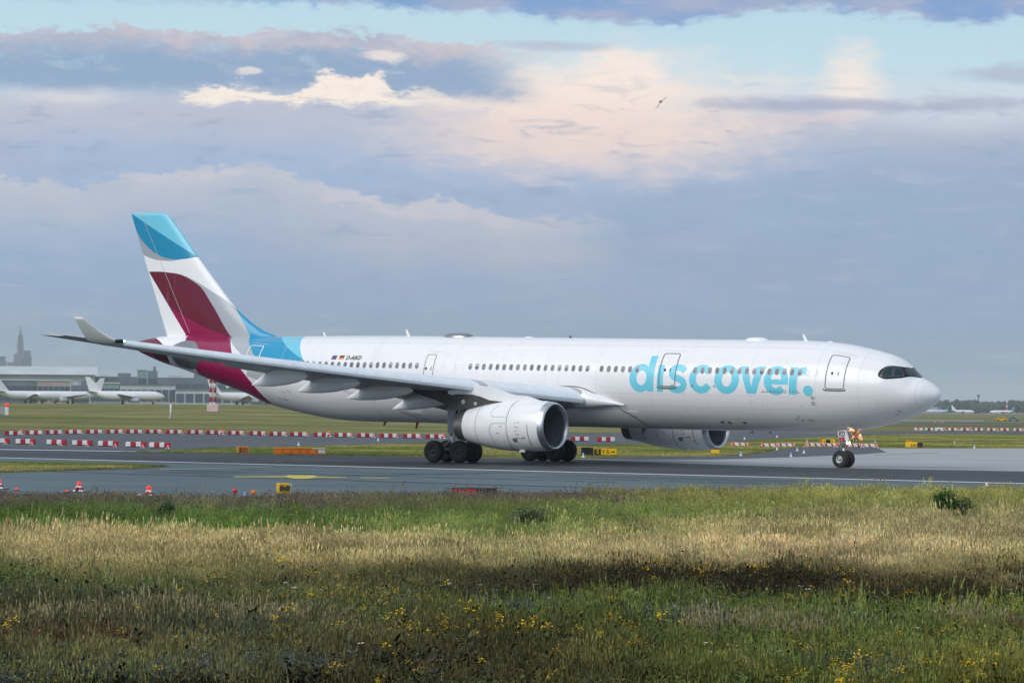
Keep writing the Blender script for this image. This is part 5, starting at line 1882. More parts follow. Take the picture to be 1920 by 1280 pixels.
# low red sign half hidden in the grass
p = at(888, 941.5)
t = thing('red_sign', 'low red and black sign board half hidden in the grass at the taxiway edge', 'sign', (p[0], p[1], 0), face_cam(p))
MB().box((0, 0, .38), (1.66, .20, .34), bev=.02).build('housing', M['blackm'], t, smooth=False)
MB().box((-.36, -.108, .37), (.90, .02, .27)).build('red_panel', M['red'], t, smooth=False)
MB().box((.46, -.108, .37), (.66, .02, .27)).build('dark_panel', M['rubber'], t, smooth=False)
for e in (-.6, .6):
    MB().tube([(e, 0, 0), (e, 0, .24)], .03, 8).build('leg', M['steel'], t)
p = at(893, 936.0)
t = thing('concrete_plinth', 'pale flat plinth behind the low red sign', 'plinth', (p[0], p[1], 0), face_cam(p))
MB().box((0, 0, .20), (1.7, .45, .36), bev=.02).build('slab', M['concrete'], t, smooth=False)
MB().box((0, 0, .392), (1.74, .49, .025)).build('top', M['apron'], t, smooth=False)

# left edge: grey cabinets with a red lamp, thin mast, lattice mast
p = at_far(8, 778)
k_ = float(np.hypot(p[0] - CAM[0], p[1] - CAM[1])) / FPX          # metres per pixel there
t = thing('equipment_cabinet', 'pair of pale blue cabinets with a red lamp at the left photo edge', 'cabinet', tuple(p), face_cam(p))
MB().box((-4.5 * k_, 0, 7.5 * k_), (10 * k_, 4 * k_, 15 * k_), bev=.05).build('cabinet_box', M['steel'], t, smooth=False)
MB().box((4.5 * k_, 0, 7.5 * k_), (7 * k_, 4 * k_, 15 * k_), bev=.05).build('cabinet_box', M['whitep'], t, smooth=False)
MB().lathe([(15 * k_, .5 * k_), (16 * k_, 2.8 * k_), (19 * k_, 3.5 * k_), (22 * k_, 2 * k_), (22.4 * k_, .01)], 14, 'z', c=(5 * k_, 0, 0)).build('lamp', M['rlamp'], t)
p = at_far(320, 784)
k_ = float(np.hypot(p[0] - CAM[0], p[1] - CAM[1])) / FPX
t = thing('white_mast', 'thin white mast on the grass below the tail cone', 'mast', tuple(p))
MB().tube([(0, 0, 0), (0, 0, 28 * k_)], [2.0 * k_, 1.4 * k_], 10).build('pole', M['whitep'], t)
MB().tube([(0, 0, 28 * k_), (0, 0, 38 * k_)], [1.2 * k_, .8 * k_], 10).build('red_top', M['red'], t)
MB().box((0, 0, 1.2 * k_), (6 * k_, 6 * k_, 2.4 * k_)).build('footing', M['concrete'], t, smooth=False)
p = at_far(399, 772)
k_ = float(np.hypot(p[0] - CAM[0], p[1] - CAM[1])) / FPX
t = thing('lattice_mast', 'red and white lattice mast beyond the grass under the tail', 'mast', tuple(p), 0.4)
for b in range(7):
    z0, z1 = 62 * k_ * b / 7, 62 * k_ * (b + 1) / 7
    g = MB()
    r0 = 4.6 * k_
    cs = [(r0, r0), (-r0, r0), (-r0, -r0), (r0, -r0)]
    for i in range(4):
        a, c = cs[i], cs[(i + 1) % 4]
        g.tube([(*a, z0), (*a, z1)], .9 * k_, 5)
        g.tube([(*a, z0), (*c, z1)], .55 * k_, 5)
        g.tube([(*c, z0), (*a, z1)], .55 * k_, 5)
        g.tube([(*a, z1), (*c, z1)], .55 * k_, 5)
    tag(g.build('lattice_section', M['whitep' if b % 2 else 'red'], t), kind='stuff')
MB().box((1 * k_, 0, 7 * k_), (22 * k_, 12 * k_, 14 * k_), bev=.1).build('hut', mat('pale_pink_hut', lin(206, 178, 176), .7, var=.1), t, smooth=False)


# ------------------------------------------------------------------ distance: skyline, terminal, parked aircraft, woods
M['tower'] = mat('far_tower', (0.16, 0.18, 0.20), 0.5, var=.1, vscale=.02)
M['tower2'] = mat('far_tower_glass', (0.10, 0.15, 0.17), 0.3, var=.1, vscale=.02)
M['hall'] = mat('pale_hall_cladding', (0.50, 0.56, 0.58), 0.6, var=.1, vscale=.05)
M['glass'] = mat('hall_glazing', (0.07, 0.11, 0.145), 0.25)  # lightened, with distance haze put into the colour
M['slate'] = mat('slate_block', (0.15, 0.19, 0.23), 0.7, var=.2, vscale=.05)  # lighter and bluer: distance haze put into the colour
M['beige'] = mat('beige_block', (0.42, 0.36, 0.32), 0.7, var=.1, vscale=.05)
M['teal'] = mat('teal_block', (0.24, 0.34, 0.34), 0.6, var=.1, vscale=.05)
M['jetteal'] = mat('teal_tail_paint', lin(20, 140, 160), 0.4)
M['jetblue'] = mat('blue_tail_paint', lin(30, 120, 180), 0.4)

DT = 11800
for nm, px_, wpx, ytop, mt, lab in (('skyscraper', 38, 12, 629, 'tower', 'tallest skyscraper on the hazy skyline, with a spire'), ('skyscraper', 51.5, 15, 657, 'tower2', 'broad flat-topped tower right of the spire tower'),
                                    ('skyscraper', 29.5, 5, 662, 'tower', 'narrow tower against the left of the spire tower'), ('skyscraper', 4, 16, 668, 'tower2', 'grey tower at the left photo edge'), ('skyscraper', 20, 14, 679, 'tower', 'low dark tower between the edge tower and the spire tower')):
    p = dist_at(px_, DT)
    k_ = DT / FPX
    top = CAM[2] + (753.5 - ytop) * k_ - p[2]
    t = thing(nm, lab, 'skyscraper', tuple(p), face_cam(p) + .2)
    w_ = wpx * k_ * .9
    MB().box((0, 0, top * .45), (w_, w_, top * .9)).build('shaft', M[mt], t, smooth=False)
    MB().box((0, 0, top * .95), (w_ * .8, w_ * .8, top * .1)).build('crown', M[mt], t, smooth=False)
    if ytop == 629:
        MB().tube([(0, 0, top), (0, 0, top + 20 * k_)], [2.2 * k_, .5 * k_], 8).build('spire', M['tower'], t)
        MB().box((-w_ * .3, 0, top * .36), (w_ * 1.5, w_ * .8, top * .72)).build('side_wing', M[mt], t, smooth=False)

# terminal halls beyond the grass at the left
def hall(px0, px1, ytop, dep, mt, lab, depth=60, roof=None, bays=0, ybase=760, cat='building', name='terminal_hall'):
    p = dist_at((px0 + px1) / 2, dep)
    k_ = dep / FPX
    w_ = (px1 - px0) * k_
    hor = 753.4 + (px0 + px1) / 2 * 0.00697
    top = CAM[2] + (hor - ytop) * k_ - p[2]
    t = thing(name, lab, cat, tuple(p), face_cam(p))
    MB().box((0, depth / 2, top / 2), (w_, depth, top)).build('wall', M[mt], t, smooth=False)
    if roof == 'vault':
        rows = []
        for a in np.linspace(0, math.pi, 9):
            rows.append([(-w_ / 2 - 2, depth / 2 - math.cos(a) * depth * .56, top + math.sin(a) * 7), (w_ / 2 + 2, depth / 2 - math.cos(a) * depth * .56, top + math.sin(a) * 7)])
        MB().grid(np.array(rows)).build('roof', M['hall'], t)
    elif roof == 'plant':
        MB().box((w_ * .2, depth / 2, top + 1.6), (w_ * .3, depth * .4, 3.2)).build('roof_plant', M['slate'], t, smooth=False)
        MB().box((-w_ * .25, depth / 2, top + 1.0), (w_ * .2, depth * .4, 2.0)).build('roof_plant', M['hall'], t, smooth=False)
    else:
        MB().box((0, depth / 2, top + .4), (w_ + 1.5, depth + 1.5, .8)).build('roof', M['hall'] if mt != 'hall' else M['slate'], t, smooth=False)
    for k in range(bays):
        x0 = -w_ / 2 + (k + .5) * w_ / bays
        MB().box((x0, -.3, top * .45), (w_ / bays * .8, .5, top * .62)).build('window', M['glass'], t, smooth=False)
    return t


hall(-60, 72, 713, 2700, 'slate', 'dark glazed hall at the far left under the pale vaulted roof', 60, None, 10)
hall(-60, 178, 702, 3050, 'hall', 'long pale terminal with vaulted roof at the far left', 90, 'vault', 0)
hall(71, 132, 714, 2650, 'beige', 'brownish block right of the dark glazed hall', 50, None, 6)
hall(134, 168, 722, 2600, 'slate', 'small grey block in the middle of the terminal row', 40, 'plant', 4)
hall(170, 224, 719, 2550, 'teal', 'pale teal block right of the terminal middle', 50, None, 6)
hall(176, 258, 706, 3150, 'slate', 'dark long block behind the teal block', 60, 'plant', 8)
hall(258, 276, 694, 2900, 'teal', 'narrow teal tower block under the wing tip', 30, None, 2)
hall(277, 296, 695, 2880, 'slate', 'dark tower block right of the narrow teal one', 30, 'plant', 2)
hall(226, 330, 722, 2750, 'hall', 'pale low hall under the dark tower block', 50, None, 8)
hall(296, 420, 708, 3000, 'slate', 'dark long hall under the tail cone', 60, 'plant', 8)
hall(330, 470, 732, 2700, 'hall', 'pale low hall behind the lattice mast', 50, None, 8)
hall(430, 560, 742, 2900, 'slate', 'low dark hall below the rear fuselage', 60, None, 6)
hall(83, 120, 696.5, 3600, 'slate', 'dark domed roof block above the pale terminal', 40, None, 0)


def far_jet(p, rz, label, tailm, L=37.0, group='parked aircraft in the distance', bodym='white'):
    t = thing('parked_airliner', label, 'airplane', tuple(p), rz, group)
    R_ = 2.0
    zc_ = 3.7
    pr = [(0, .05, -.5), (.5, .7, -.4), (1.5, 1.25, -.25), (3.2, 1.75, -.1), (5.5, 2.0, 0), (L * .66, 2.0, 0), (L * .78, 1.7, .25), (L * .9, 1.0, .85), (L * .99, .3, 1.4), (L, .1, 1.5)]
    rows = [[(L / 2 - a, r * math.cos(q_), zc_ + dz_ + r * math.sin(q_)) for q_ in np.linspace(0, 2 * math.pi, 18, endpoint=False)] for a, r, dz_ in pr]
    MB().grid(np.array(rows), closev=True).build('fuselage', M[bodym], t)
    xt = -L / 2
    fin_ = [(xt + 7.0, zc_ + 1.6), (xt + 1.6, zc_ + 8.0), (xt - .4, zc_ + 8.0), (xt + 1.4, zc_ + 1.6)]
    g = MB().add([(a, -.2, b) for a, b in fin_] + [(a, .2, b) for a, b in fin_], [(3, 2, 1, 0), (4, 5, 6, 7)] + [(i, (i + 1) % 4, 4 + (i + 1) % 4, 4 + i) for i in range(4)])
    g.build('fin', M[tailm], t, smooth=False)
    for sd_ in (-1, 1):
        w4 = [(L * .13, sd_ * 1.7, 2.7), (-L * .06, sd_ * 1.7, 2.6), (-L * .135, sd_ * 16.8, 4.1), (-L * .10, sd_ * 16.8, 4.2)]
        g = MB().add(w4 + [(a, b, c + .45 - .3 * (i > 1)) for i, (a, b, c) in enumerate(w4)], [(0, 1, 2, 3), (7, 6, 5, 4)] + [(i, (i + 1) % 4, 4 + (i + 1) % 4, 4 + i) for i in range(4)])
        g.build('wing', M['greyp'], t, smooth=False)
        w4 = [(xt + 5.2, sd_ * .6, zc_ + 1.2), (xt + 1.4, sd_ * .6, zc_ + 1.2), (xt - .3, sd_ * 6.2, zc_ + 1.7), (xt + 1.1, sd_ * 6.2, zc_ + 1.7)]
        g = MB().add(w4 + [(a, b, c + .22) for a, b, c in w4], [(0, 1, 2, 3), (7, 6, 5, 4)] + [(i, (i + 1) % 4, 4 + (i + 1) % 4, 4 + i) for i in range(4)])
        g.build('tailplane', M[tailm if tailm != 'white' else 'greyp'], t, smooth=False)
        g = MB().lathe([(2.3, .75), (2.2, .98), (1.2, 1.1), (-.6, 1.0), (-1.9, .6), (-1.9, .02)], 14, c=(L * .10, sd_ * 5.7, 1.65))
        g.build('engine', M['greyp'], t)
        g = MB().box((-1.2, sd_ * 3.6, 1.2), (.5, .5, 2.6))
        g.build('main_leg', M['strutd'], t, smooth=False)
        MB().lathe([(-.3, .1), (-.3, .58), (.3, .58), (.3, .1)], 14, 'y', c=(-1.2, sd_ * 3.6, .58)).build('main_wheel', M['tyre'], t)
    MB().box((L * .5 - 5, 0, 1.2), (.3, .3, 2.4)).build('nose_leg', M['strutd'], t, smooth=False)
    MB().lathe([(-.3, .1), (-.3, .42), (.3, .42), (.3, .1)], 12, 'y', c=(L * .5 - 5, 0, .42)).build('nose_wheel', M['tyre'], t)
    return t


for px_, dep, yaw, lab, tl in ((1806, 5350, 0.10, 'white parked airliner with white tail, nose to the right, before the wood', 'white'), (1880, 5650, math.pi - .05, 'white parked airliner with teal tail at the far right, nose to the left', 'jetteal'),
                               (1762, 5450, math.pi + .75, 'parked airliner with teal tail, right one of the pair below the nose', 'jetteal'), (1746, 5500, math.pi + .7, 'parked airliner with blue tail, left one of the pair below the nose', 'jetblue')):
    p = dist_at(px_, dep)
    far_jet(p, face_cam(p) + yaw, lab, tl, 32.0 if yaw < 1 else 37.0)
for px_, dep, yaw, lab, tl in ((236, 2150, 0.05, 'white airliner parked before the terminal, largest of the blurred row', 'white'), (128, 2250, math.pi + .3, 'white airliner parked before the terminal, middle of the row', 'white'), (58, 2250, .35, 'white airliner parked before the terminal, left of the row', 'white'), (455, 2300, .4, 'white airliner parked at the terminal, behind the lattice mast', 'white')):
    p = dist_at(px_, dep)
    far_jet(p, face_cam(p) + yaw, lab, tl, 34.0).scale = (1.3, 1.3, 1.3)
# teal tent hangar and masts on the right
p = dist_at(1752, 5800)
t = thing('tent_hangar', 'pale teal round-roofed hangar behind the parked airliners below the nose', 'building', tuple(p), face_cam(p))
rows = [[(14 * math.cos(a), y_, 10.5 * math.sin(a)) for a in np.linspace(0, math.pi, 13)] for y_ in (0, 30)]
g = MB().grid(np.array(rows))
g.build('roof', M['hall'], t)
g = MB().add(rows[0], [tuple(range(13))])
g.build('front_wall', M['teal'], t, smooth=False)
p = dist_at(1835, 6500)
t = thing('water_tower', 'bowl-shaped water tower rising above the wood on the right', 'tower', tuple(p))
k_ = 6500 / FPX
z1 = CAM[2] + (766 - 744) * k_ - p[2]
MB().tube([(0, 0, 0), (0, 0, z1)], [1.6, 1.1], 10).build('shaft', M['slate'], t)
MB().lathe([(z1 - 1, 1.0), (z1 + 1.5, 2.4), (z1 + 3.2, 2.6), (z1 + 4.6, 2.4), (z1 + 4.7, .01)], 16, 'z').build('tank', M['slate'], t)
p = dist_at(1888.5, 5600)
t = thing('antenna_mast', 'red and white antenna mast behind the far right airliner', 'mast', tuple(p))
for b in range(6):
    MB().box((0, 0, 1.9 + b * 3.3), (1.6 if b % 2 else 1.3, 1.4, 3.2)).build('mast_section', M['whitep' if b % 2 else 'red'], t, smooth=False)
for px_, dep, lab, mt in ((1878, 1500, 'small yellow vehicle on the far taxiway on the right', 'ydull'), (1900, 1480, 'small dark vehicle on the far taxiway on the right', 'slate')):
    p = at_far(px_, 789.5)
    t = thing('service_van', lab, 'vehicle', tuple(p), face_cam(p))
    MB().box((0, 0, .62), (3.6, 1.8, .62), bev=.08).build('body', M[mt], t, smooth=False)
    MB().box((-.2, 0, 1.2), (2.2, 1.6, .62), bev=.12).build('cabin', M[mt], t, smooth=False)
    MB().box((-.2, -.81, 1.2), (1.8, .02, .36)).build('side_window', M['glass'], t, smooth=False)
    for a in (-1.1, 1.1):
        for b in (-.8, .8):
            MB().lathe([(-.1, .05), (-.1, .33), (.1, .33), (.1, .05)], 14, 'y', c=(a, b, .33)).build('wheel', M['tyre'], t)

# woods on the horizon
def leafy_mat(name, c1, c2):
    mt = mat(name, c1, 0.9, var=0.0)
    nt = X.nt = mt.node_tree
    b = nt.nodes['Principled BSDF']
    g = nt.nodes.new('ShaderNodeNewGeometry')
    n = noise(g.outputs['Position'], 0.12, 4, .6)
    nt.links.new(mixc(sstep(n, .35, .65), c1, c2), b.inputs['Base Color'])
    return mt


M['wood'] = leafy_mat('far_wood', (0.020, 0.036, 0.026), (0.038, 0.060, 0.038))


def crown_points(seed):
    r_ = np.random.default_rng(seed)
    import bmesh
    bm = bmesh.new()
    bmesh.ops.create_icosphere(bm, subdivisions=2, radius=1.0)
    V = np.array([tuple(q.co) for q in bm.verts])
    Fc = [tuple(q.index for q in f.verts) for f in bm.faces]
    bm.free()
    k = r_.normal(size=(6, 3)) * 2.6
    d = 1 + 0.16 * np.sin(V @ k[:3].T + r_.uniform(0, 6, 3)).sum(1) * .6 + 0.10 * np.sin(V @ (k[3:].T * 2)).sum(1) * .5
    return V * d[:, None], Fc


cr = [crown_points(s) for s in range(5)]


def wood(name, label, px0, px1, dep0, dep1, n, h0, h1, seed):
    r_ = np.random.default_rng(seed)
    g = MB()
    for i in range(n):
        px_ = r_.uniform(px0, px1)
        dep = r_.uniform(dep0, dep1)
        p = dist_at(px_, dep)
        hh_ = r_.uniform(h0, h1)
        V, Fc = cr[i % 5]
        rr = hh_ * r_.uniform(.20, .34)
        sc_ = np.array([rr, rr, hh_ * .42])
        g.add(V * sc_ + np.array([p[0], p[1], p[2] + hh_ * .58]), Fc)
        if i % 3 == 0:
            g.tube([(p[0], p[1], p[2] - .5), (p[0], p[1], p[2] + hh_ * .4)], [.6, .4], 5)
    return tag(g.build(name, M['wood'], None), label, 'wood', None, 'stuff')


wood('distant_wood', 'blue-grey wood along the horizon on the right', 1050, 2600, 6000, 6700, 1650, 15, 23, 3)
wood('distant_wood', 'dark tree line behind the terminal on the left', -600, 620, 3300, 3500, 260, 14, 20, 4)

# a gliding bird high in front of the bright cloud
def sky_pt(px, py, dep):
    a, b = px - 960, 640 - py
    uu, v2 = _c * a + _s * b, -_s * a + _c * b
    return CAM + (_F + _R * uu / FPX + _U * v2 / FPX) * dep


B = sky_pt(1239, 191, 300)
bird = thing('bird', 'dark bird gliding in front of the bright cloud', 'bird', tuple(B))
bird.scale = (1.25, 1.25, 1.25)
ax = (_R * 0.62 + _U * 0.78)                    # wing axis in space
ax = ax / np.linalg.norm(ax)
fw_ = -_F * 0.92 + _R * 0.30
fw_ = fw_ - ax * (fw_ @ ax)
fw_ /= np.linalg.norm(fw_)
upb = np.cross(ax, fw_)
if upb @ _R < 0:
    upb = -upb
M['bird'] = mat('dark_plumage', (0.012, 0.011, 0.010), 0.9, var=.2, vscale=20)
pr = [(-.26, .005, 0), (-.20, .03, 0), (-.10, .05, 0), (.02, .062, 0), (.12, .052, 0), (.17, .034, .01), (.21, .036, .015), (.245, .022, .01), (.275, .004, .0)]
rows = [[fw_ * a + (ax * math.cos(q_) * .9 + upb * math.sin(q_)) * r + upb * dz_ for q_ in np.linspace(0, 2 * math.pi, 12, endpoint=False)] for a, r, dz_ in pr]
MB().grid(np.array(rows), closev=True).build('body', M['bird'], bird)
for sd_ in (-1, 1):
    rows = []
    for t_ in np.linspace(0, 1, 9):
        span = .04 + .58 * t_
        lift = .05 * math.sin(t_ * 2.4) + (.09 * t_ ** 2 if sd_ > 0 else -.02 * t_)
        le = .05 + .02 * math.sin(t_ * math.pi) - .05 * t_ ** 3
        te = -.07 + .01 * t_ + .07 * t_ ** 4
        th = .016 * (1 - t_ * .8)
        rows.append([ax * sd_ * span + fw_ * a + upb * (lift + b) for a, b in ((le, 0), (le * .5 + te * .5, th), (te, 0), (le * .5 + te * .5, -th * .6))])
    MB().grid(np.array(rows), closev=True).build('wing', M['bird'], bird)
g = MB().add([fw_ * -.20 + ax * .02, fw_ * -.20 - ax * .02, fw_ * -.38 - ax * .08, fw_ * -.38 + ax * .08] + [fw_ * -.20 + ax * .02 + upb * .012, fw_ * -.20 - ax * .02 + upb * .012, fw_ * -.38 - ax * .08 + upb * .006, fw_ * -.38 + ax * .08 + upb * .006],
             [(0, 1, 2, 3), (7, 6, 5, 4), (0, 4, 5, 1), (1, 5, 6, 2), (2, 6, 7, 3), (3, 7, 4, 0)])
g.build('tail', M['bird'], bird, smooth=False)
# ------------------------------------------------------------------ meadow
VK = 1.9      # overall reflectance of the vegetation
HAZE = 5.5e-5


def veg_mat(name, fixed=None, trans=0.0):
    mt = bpy.data.materials.new(name)
    mt.use_nodes = True
    nt = X.nt = mt.node_tree
    b = nt.nodes['Principled BSDF']
    b.inputs['Roughness'].default_value = 0.8
    b.inputs['Specular IOR Level'].default_value = 0.15
    if fixed:
        b.inputs['Base Color'].default_value = (*fixed, 1)
        g = nt.nodes.new('ShaderNodeObjectInfo')
        nt.links.new(mixc(X(g.outputs['Random']), tuple(x * .75 for x in fixed), tuple(min(1, x * 1.15) for x in fixed)), b.inputs['Base Color'])
    else:
        a = nt.nodes.new('ShaderNodeAttribute')
        a.attribute_type, a.attribute_name = 'INSTANCER', 'tint'
        nt.links.new(a.outputs['Color'], b.inputs['Base Color'])
    return mt


M['veg'] = veg_mat('meadow_leaf')
M['yflower'] = veg_mat('yellow_petals', lin(214, 176, 22))
M['wflower'] = veg_mat('white_petals', (0.70, 0.71, 0.68))
protos = bpy.data.collections.new('meadow_plants')
PROTO = {}


def blade(g, base, ang, lean, hgt, w_, bend, mi=0, seg=3):
    d = np.array([math.cos(ang), math.sin(ang), 0])
    sd_ = np.array([-d[1], d[0], 0])
    vs = []
    for i in range(seg):
        t_ = i / seg
        p = base + d * (lean * t_ + bend * t_ * t_) * hgt + np.array([0, 0, hgt * t_ * (1 - .12 * bend * t_)])
        vs += [p - sd_ * w_ / 2 * (1 - t_ * .5), p + sd_ * w_ / 2 * (1 - t_ * .5)]
    vs.append(base + d * (lean + bend) * hgt + np.array([0, 0, hgt * (1 - .12 * bend)]))
    fs = [(2 * i, 2 * i + 1, 2 * i + 3, 2 * i + 2) for i in range(seg - 1)] + [(2 * seg - 2, 2 * seg - 1, 2 * seg)]
    g.add(vs, fs, mi)
    return vs[-1]


def leaf(g, p, d, l_, w_, mi=0):
    d = d / np.linalg.norm(d)
    sd_ = np.cross(d, (0, 0, 1))
    sd_ = sd_ / (np.linalg.norm(sd_) + 1e-6)
    g.add([p, p + d * l_ * .5 + sd_ * w_ / 2, p + d * l_, p + d * l_ * .5 - sd_ * w_ / 2], [(0, 1, 2, 3)], mi)


def proto(kind, k, fn):
    g = MB()
    fn(g, np.random.default_rng(hash((kind, k)) % 1000 if False else sum(map(ord, kind)) * 7 + k))
    me = g.mesh('plant_' + kind, [M['veg'], M['yflower'], M['wflower']], False)
    o = bpy.data.objects.new('%02d_%s_%d' % (len(protos.objects), kind, k), me)
    PROTO.setdefault(kind, []).append(len(protos.objects))
    protos.objects.link(o)


def f_grass(g, r):
    for _ in range(22):
        blade(g, np.array([r.normal() * .10, r.normal() * .10, 0]), r.uniform(0, 6.28), r.uniform(.0, .14), r.uniform(.20, .46), r.uniform(.008, .015), r.uniform(.0, .35))


def f_dry(g, r):
    for _ in range(16):
        b0 = np.array([r.normal() * .11, r.normal() * .11, 0])
        a = r.uniform(0, 6.28)
        tp = blade(g, b0, a, r.uniform(0, .10), r.uniform(.30, .66), .010, r.uniform(0, .14))
        for _k in range(2):
            leaf(g, tp - np.array([0, 0, .05 * _k]), np.array([math.cos(a + _k * 2) * .3, math.sin(a + _k * 2) * .3, 1.6]), .10, .020)
    for _ in range(5):
        blade(g, np.array([r.normal() * .09, r.normal() * .09, 0]), r.uniform(0, 6.28), .1, r.uniform(.15, .3), .012, .3)


def f_plume(g, r):
    for _ in range(9):
        b0 = np.array([r.normal() * .10, r.normal() * .10, 0])
        a = r.uniform(0, 6.28)
        h_ = r.uniform(.38, .60)
        tp = blade(g, b0, a, r.uniform(0, .15), h_, .007, r.uniform(0, .2))
        for _k in range(9):
            q = r.uniform(0, 6.28)
            leaf(g, tp - np.array([0, 0, .16 * r.uniform(0, 1)]), np.array([math.cos(q), math.sin(q), 1.0]), .055, .018)


def f_weed(g, r):
    for _ in range(5):
        b0 = np.array([r.normal() * .08, r.normal() * .08, 0])
        h_ = r.uniform(.22, .46)
        a0 = r.uniform(0, 6.28)
        tilt = np.array([math.cos(a0), math.sin(a0), 0]) * r.uniform(0, .2)
        for _k in range(13):
            t_ = r.uniform(.12, 1)
            q = r.uniform(0, 6.28)
            leaf(g, b0 + (np.array([0, 0, 1]) + tilt) * h_ * t_, np.array([math.cos(q), math.sin(q), r.uniform(.0, .9)]), r.uniform(.06, .13), r.uniform(.025, .05))
        blade(g, b0, a0, .1, h_, .012, .1)


def f_spike(g, r):
    for _ in range(6):
        b0 = np.array([r.normal() * .10, r.normal() * .10, 0])
        h_ = r.uniform(.35, .62)
        tp = blade(g, b0, r.uniform(0, 6.28), r.uniform(0, .12), h_, .012, .08)
        for _k in range(16):
            t_ = r.uniform(.35, 1)
            q = r.uniform(0, 6.28)
            leaf(g, b0 + (tp - b0) * t_, np.array([math.cos(q), math.sin(q), .9]), .05 * (1.3 - t_ * .6), .016)


def f_yellow(g, r):
    f_weed(g, r)
    for _ in range(3):
        b0 = np.array([r.normal() * .05, r.normal() * .05, 0])
        tp = blade(g, b0, r.uniform(0, 6.28), .1, r.uniform(.42, .58), .012, .1)
        for _k in range(9):
            q = r.uniform(0, 6.28)
            leaf(g, tp + np.array([r.normal() * .035, r.normal() * .035, r.normal() * .02]), np.array([math.cos(q), math.sin(q), .5]), .038, .03, 1)


def f_white(g, r):
    f_weed(g, r)
    for _ in range(2):
        b0 = np.array([r.normal() * .05, r.normal() * .05, 0])
        tp = blade(g, b0, r.uniform(0, 6.28), .1, r.uniform(.40, .55), .010, .1)
        for _k in range(8):
            q = r.uniform(0, 6.28)
            leaf(g, tp + np.array([math.cos(q), math.sin(q), 0]) * r.uniform(0, .045), np.array([math.cos(q), math.sin(q), .15]), .03, .026, 2)


def f_stalk(g, r):
    for _ in range(5):
        b0 = np.array([r.normal() * .10, r.normal() * .10, 0])
        blade(g, b0, r.uniform(0, 6.28), r.uniform(0, .12), r.uniform(.3, .62), .022, .05)


def f_short(g, r):
    for _ in range(22):
        blade(g, np.array([r.normal() * .20, r.normal() * .20, 0]), r.uniform(0, 6.28), r.uniform(0, .5), r.uniform(.06, .17), .022, r.uniform(0, .6), seg=2)


for kd, fn, n in (('grass', f_grass, 4), ('dry', f_dry, 4), ('plume', f_plume, 3), ('weed', f_weed, 4), ('spike', f_spike, 3), ('yellow', f_yellow, 3), ('white', f_white, 2), ('stalk', f_stalk, 2), ('short', f_short, 3)):
    for k in range(n):
        proto(kd, k, fn)


def vnoise(x, y, sc, seed):
    """smooth value noise in numpy"""
    r_ = np.random.default_rng(seed)
    T = r_.random((64, 64))
    u_, v_ = x / sc, y / sc
    i, j = np.floor(u_).astype(int), np.floor(v_).astype(int)
    a, b = smooth01(u_ - i), smooth01(v_ - j)
    g = lambda p, q: T[p % 64, q % 64]
    return (g(i, j) * (1 - a) + g(i + 1, j) * a) * (1 - b) + (g(i, j + 1) * (1 - a) + g(i + 1, j + 1) * a) * b


def fbm(x, y, sc, seed, n=4):
    return sum(vnoise(x, y, sc / 2**k, seed + k) * .5**k for k in range(n)) / sum(.5**k for k in range(n))


def scatter(name, label, P, kind_idx, rot, scl, tint):
    me = bpy.data.meshes.new(name)
    me.from_pydata([tuple(p) for p in P], [], [])
    n = len(P)
    for nm, tp, val in (('idx', 'INT', kind_idx.astype(np.int32)), ('scl', 'FLOAT', scl.astype(np.float32))):
        me.attributes.new(nm, tp, 'POINT').data.foreach_set('value', val)
    me.attributes.new('rot', 'FLOAT_VECTOR', 'POINT').data.foreach_set('vector', rot.astype(np.float32).ravel())
    me.attributes.new('tint', 'FLOAT_COLOR', 'POINT').data.foreach_set('color', np.concatenate([tint, np.ones((n, 1))], 1).astype(np.float32).ravel())
    o = put(name, me)
    tag(o, label, 'vegetation', None, 'stuff')
    ng = bpy.data.node_groups.get('plants_on_points')
    if ng is None:
        ng = bpy.data.node_groups.new('plants_on_points', 'GeometryNodeTree')
        ng.interface.new_socket('Geometry', in_out='INPUT', socket_type='NodeSocketGeometry')
        ng.interface.new_socket('Geometry', in_out='OUTPUT', socket_type='NodeSocketGeometry')
        N, Lk = ng.nodes, ng.links
        gi, go = N.new('NodeGroupInput'), N.new('NodeGroupOutput')
        ip, ci = N.new('GeometryNodeInstanceOnPoints'), N.new('GeometryNodeCollectionInfo')
        ci.inputs['Collection'].default_value = protos
        ci.inputs['Separate Children'].default_value = True
        ci.inputs['Reset Children'].default_value = True
        ip.inputs['Pick Instance'].default_value = True

        def na(nm, tp):
            q = N.new('GeometryNodeInputNamedAttribute')
            q.data_type = tp
            q.inputs['Name'].default_value = nm
            return q.outputs[0]
        e2r = N.new('FunctionNodeEulerToRotation')
        Lk.new(na('rot', 'FLOAT_VECTOR'), e2r.inputs[0])
        Lk.new(gi.outputs[0], ip.inputs['Points'])
        Lk.new(ci.outputs[0], ip.inputs['Instance'])
        Lk.new(na('idx', 'INT'), ip.inputs['Instance Index'])
        Lk.new(e2r.outputs[0], ip.inputs['Rotation'])
        Lk.new(na('scl', 'FLOAT'), ip.inputs['Scale'])
        Lk.new(ip.outputs[0], go.inputs[0])
    md = o.modifiers.new('plants', 'NODES')
    md.node_group = ng
    return o


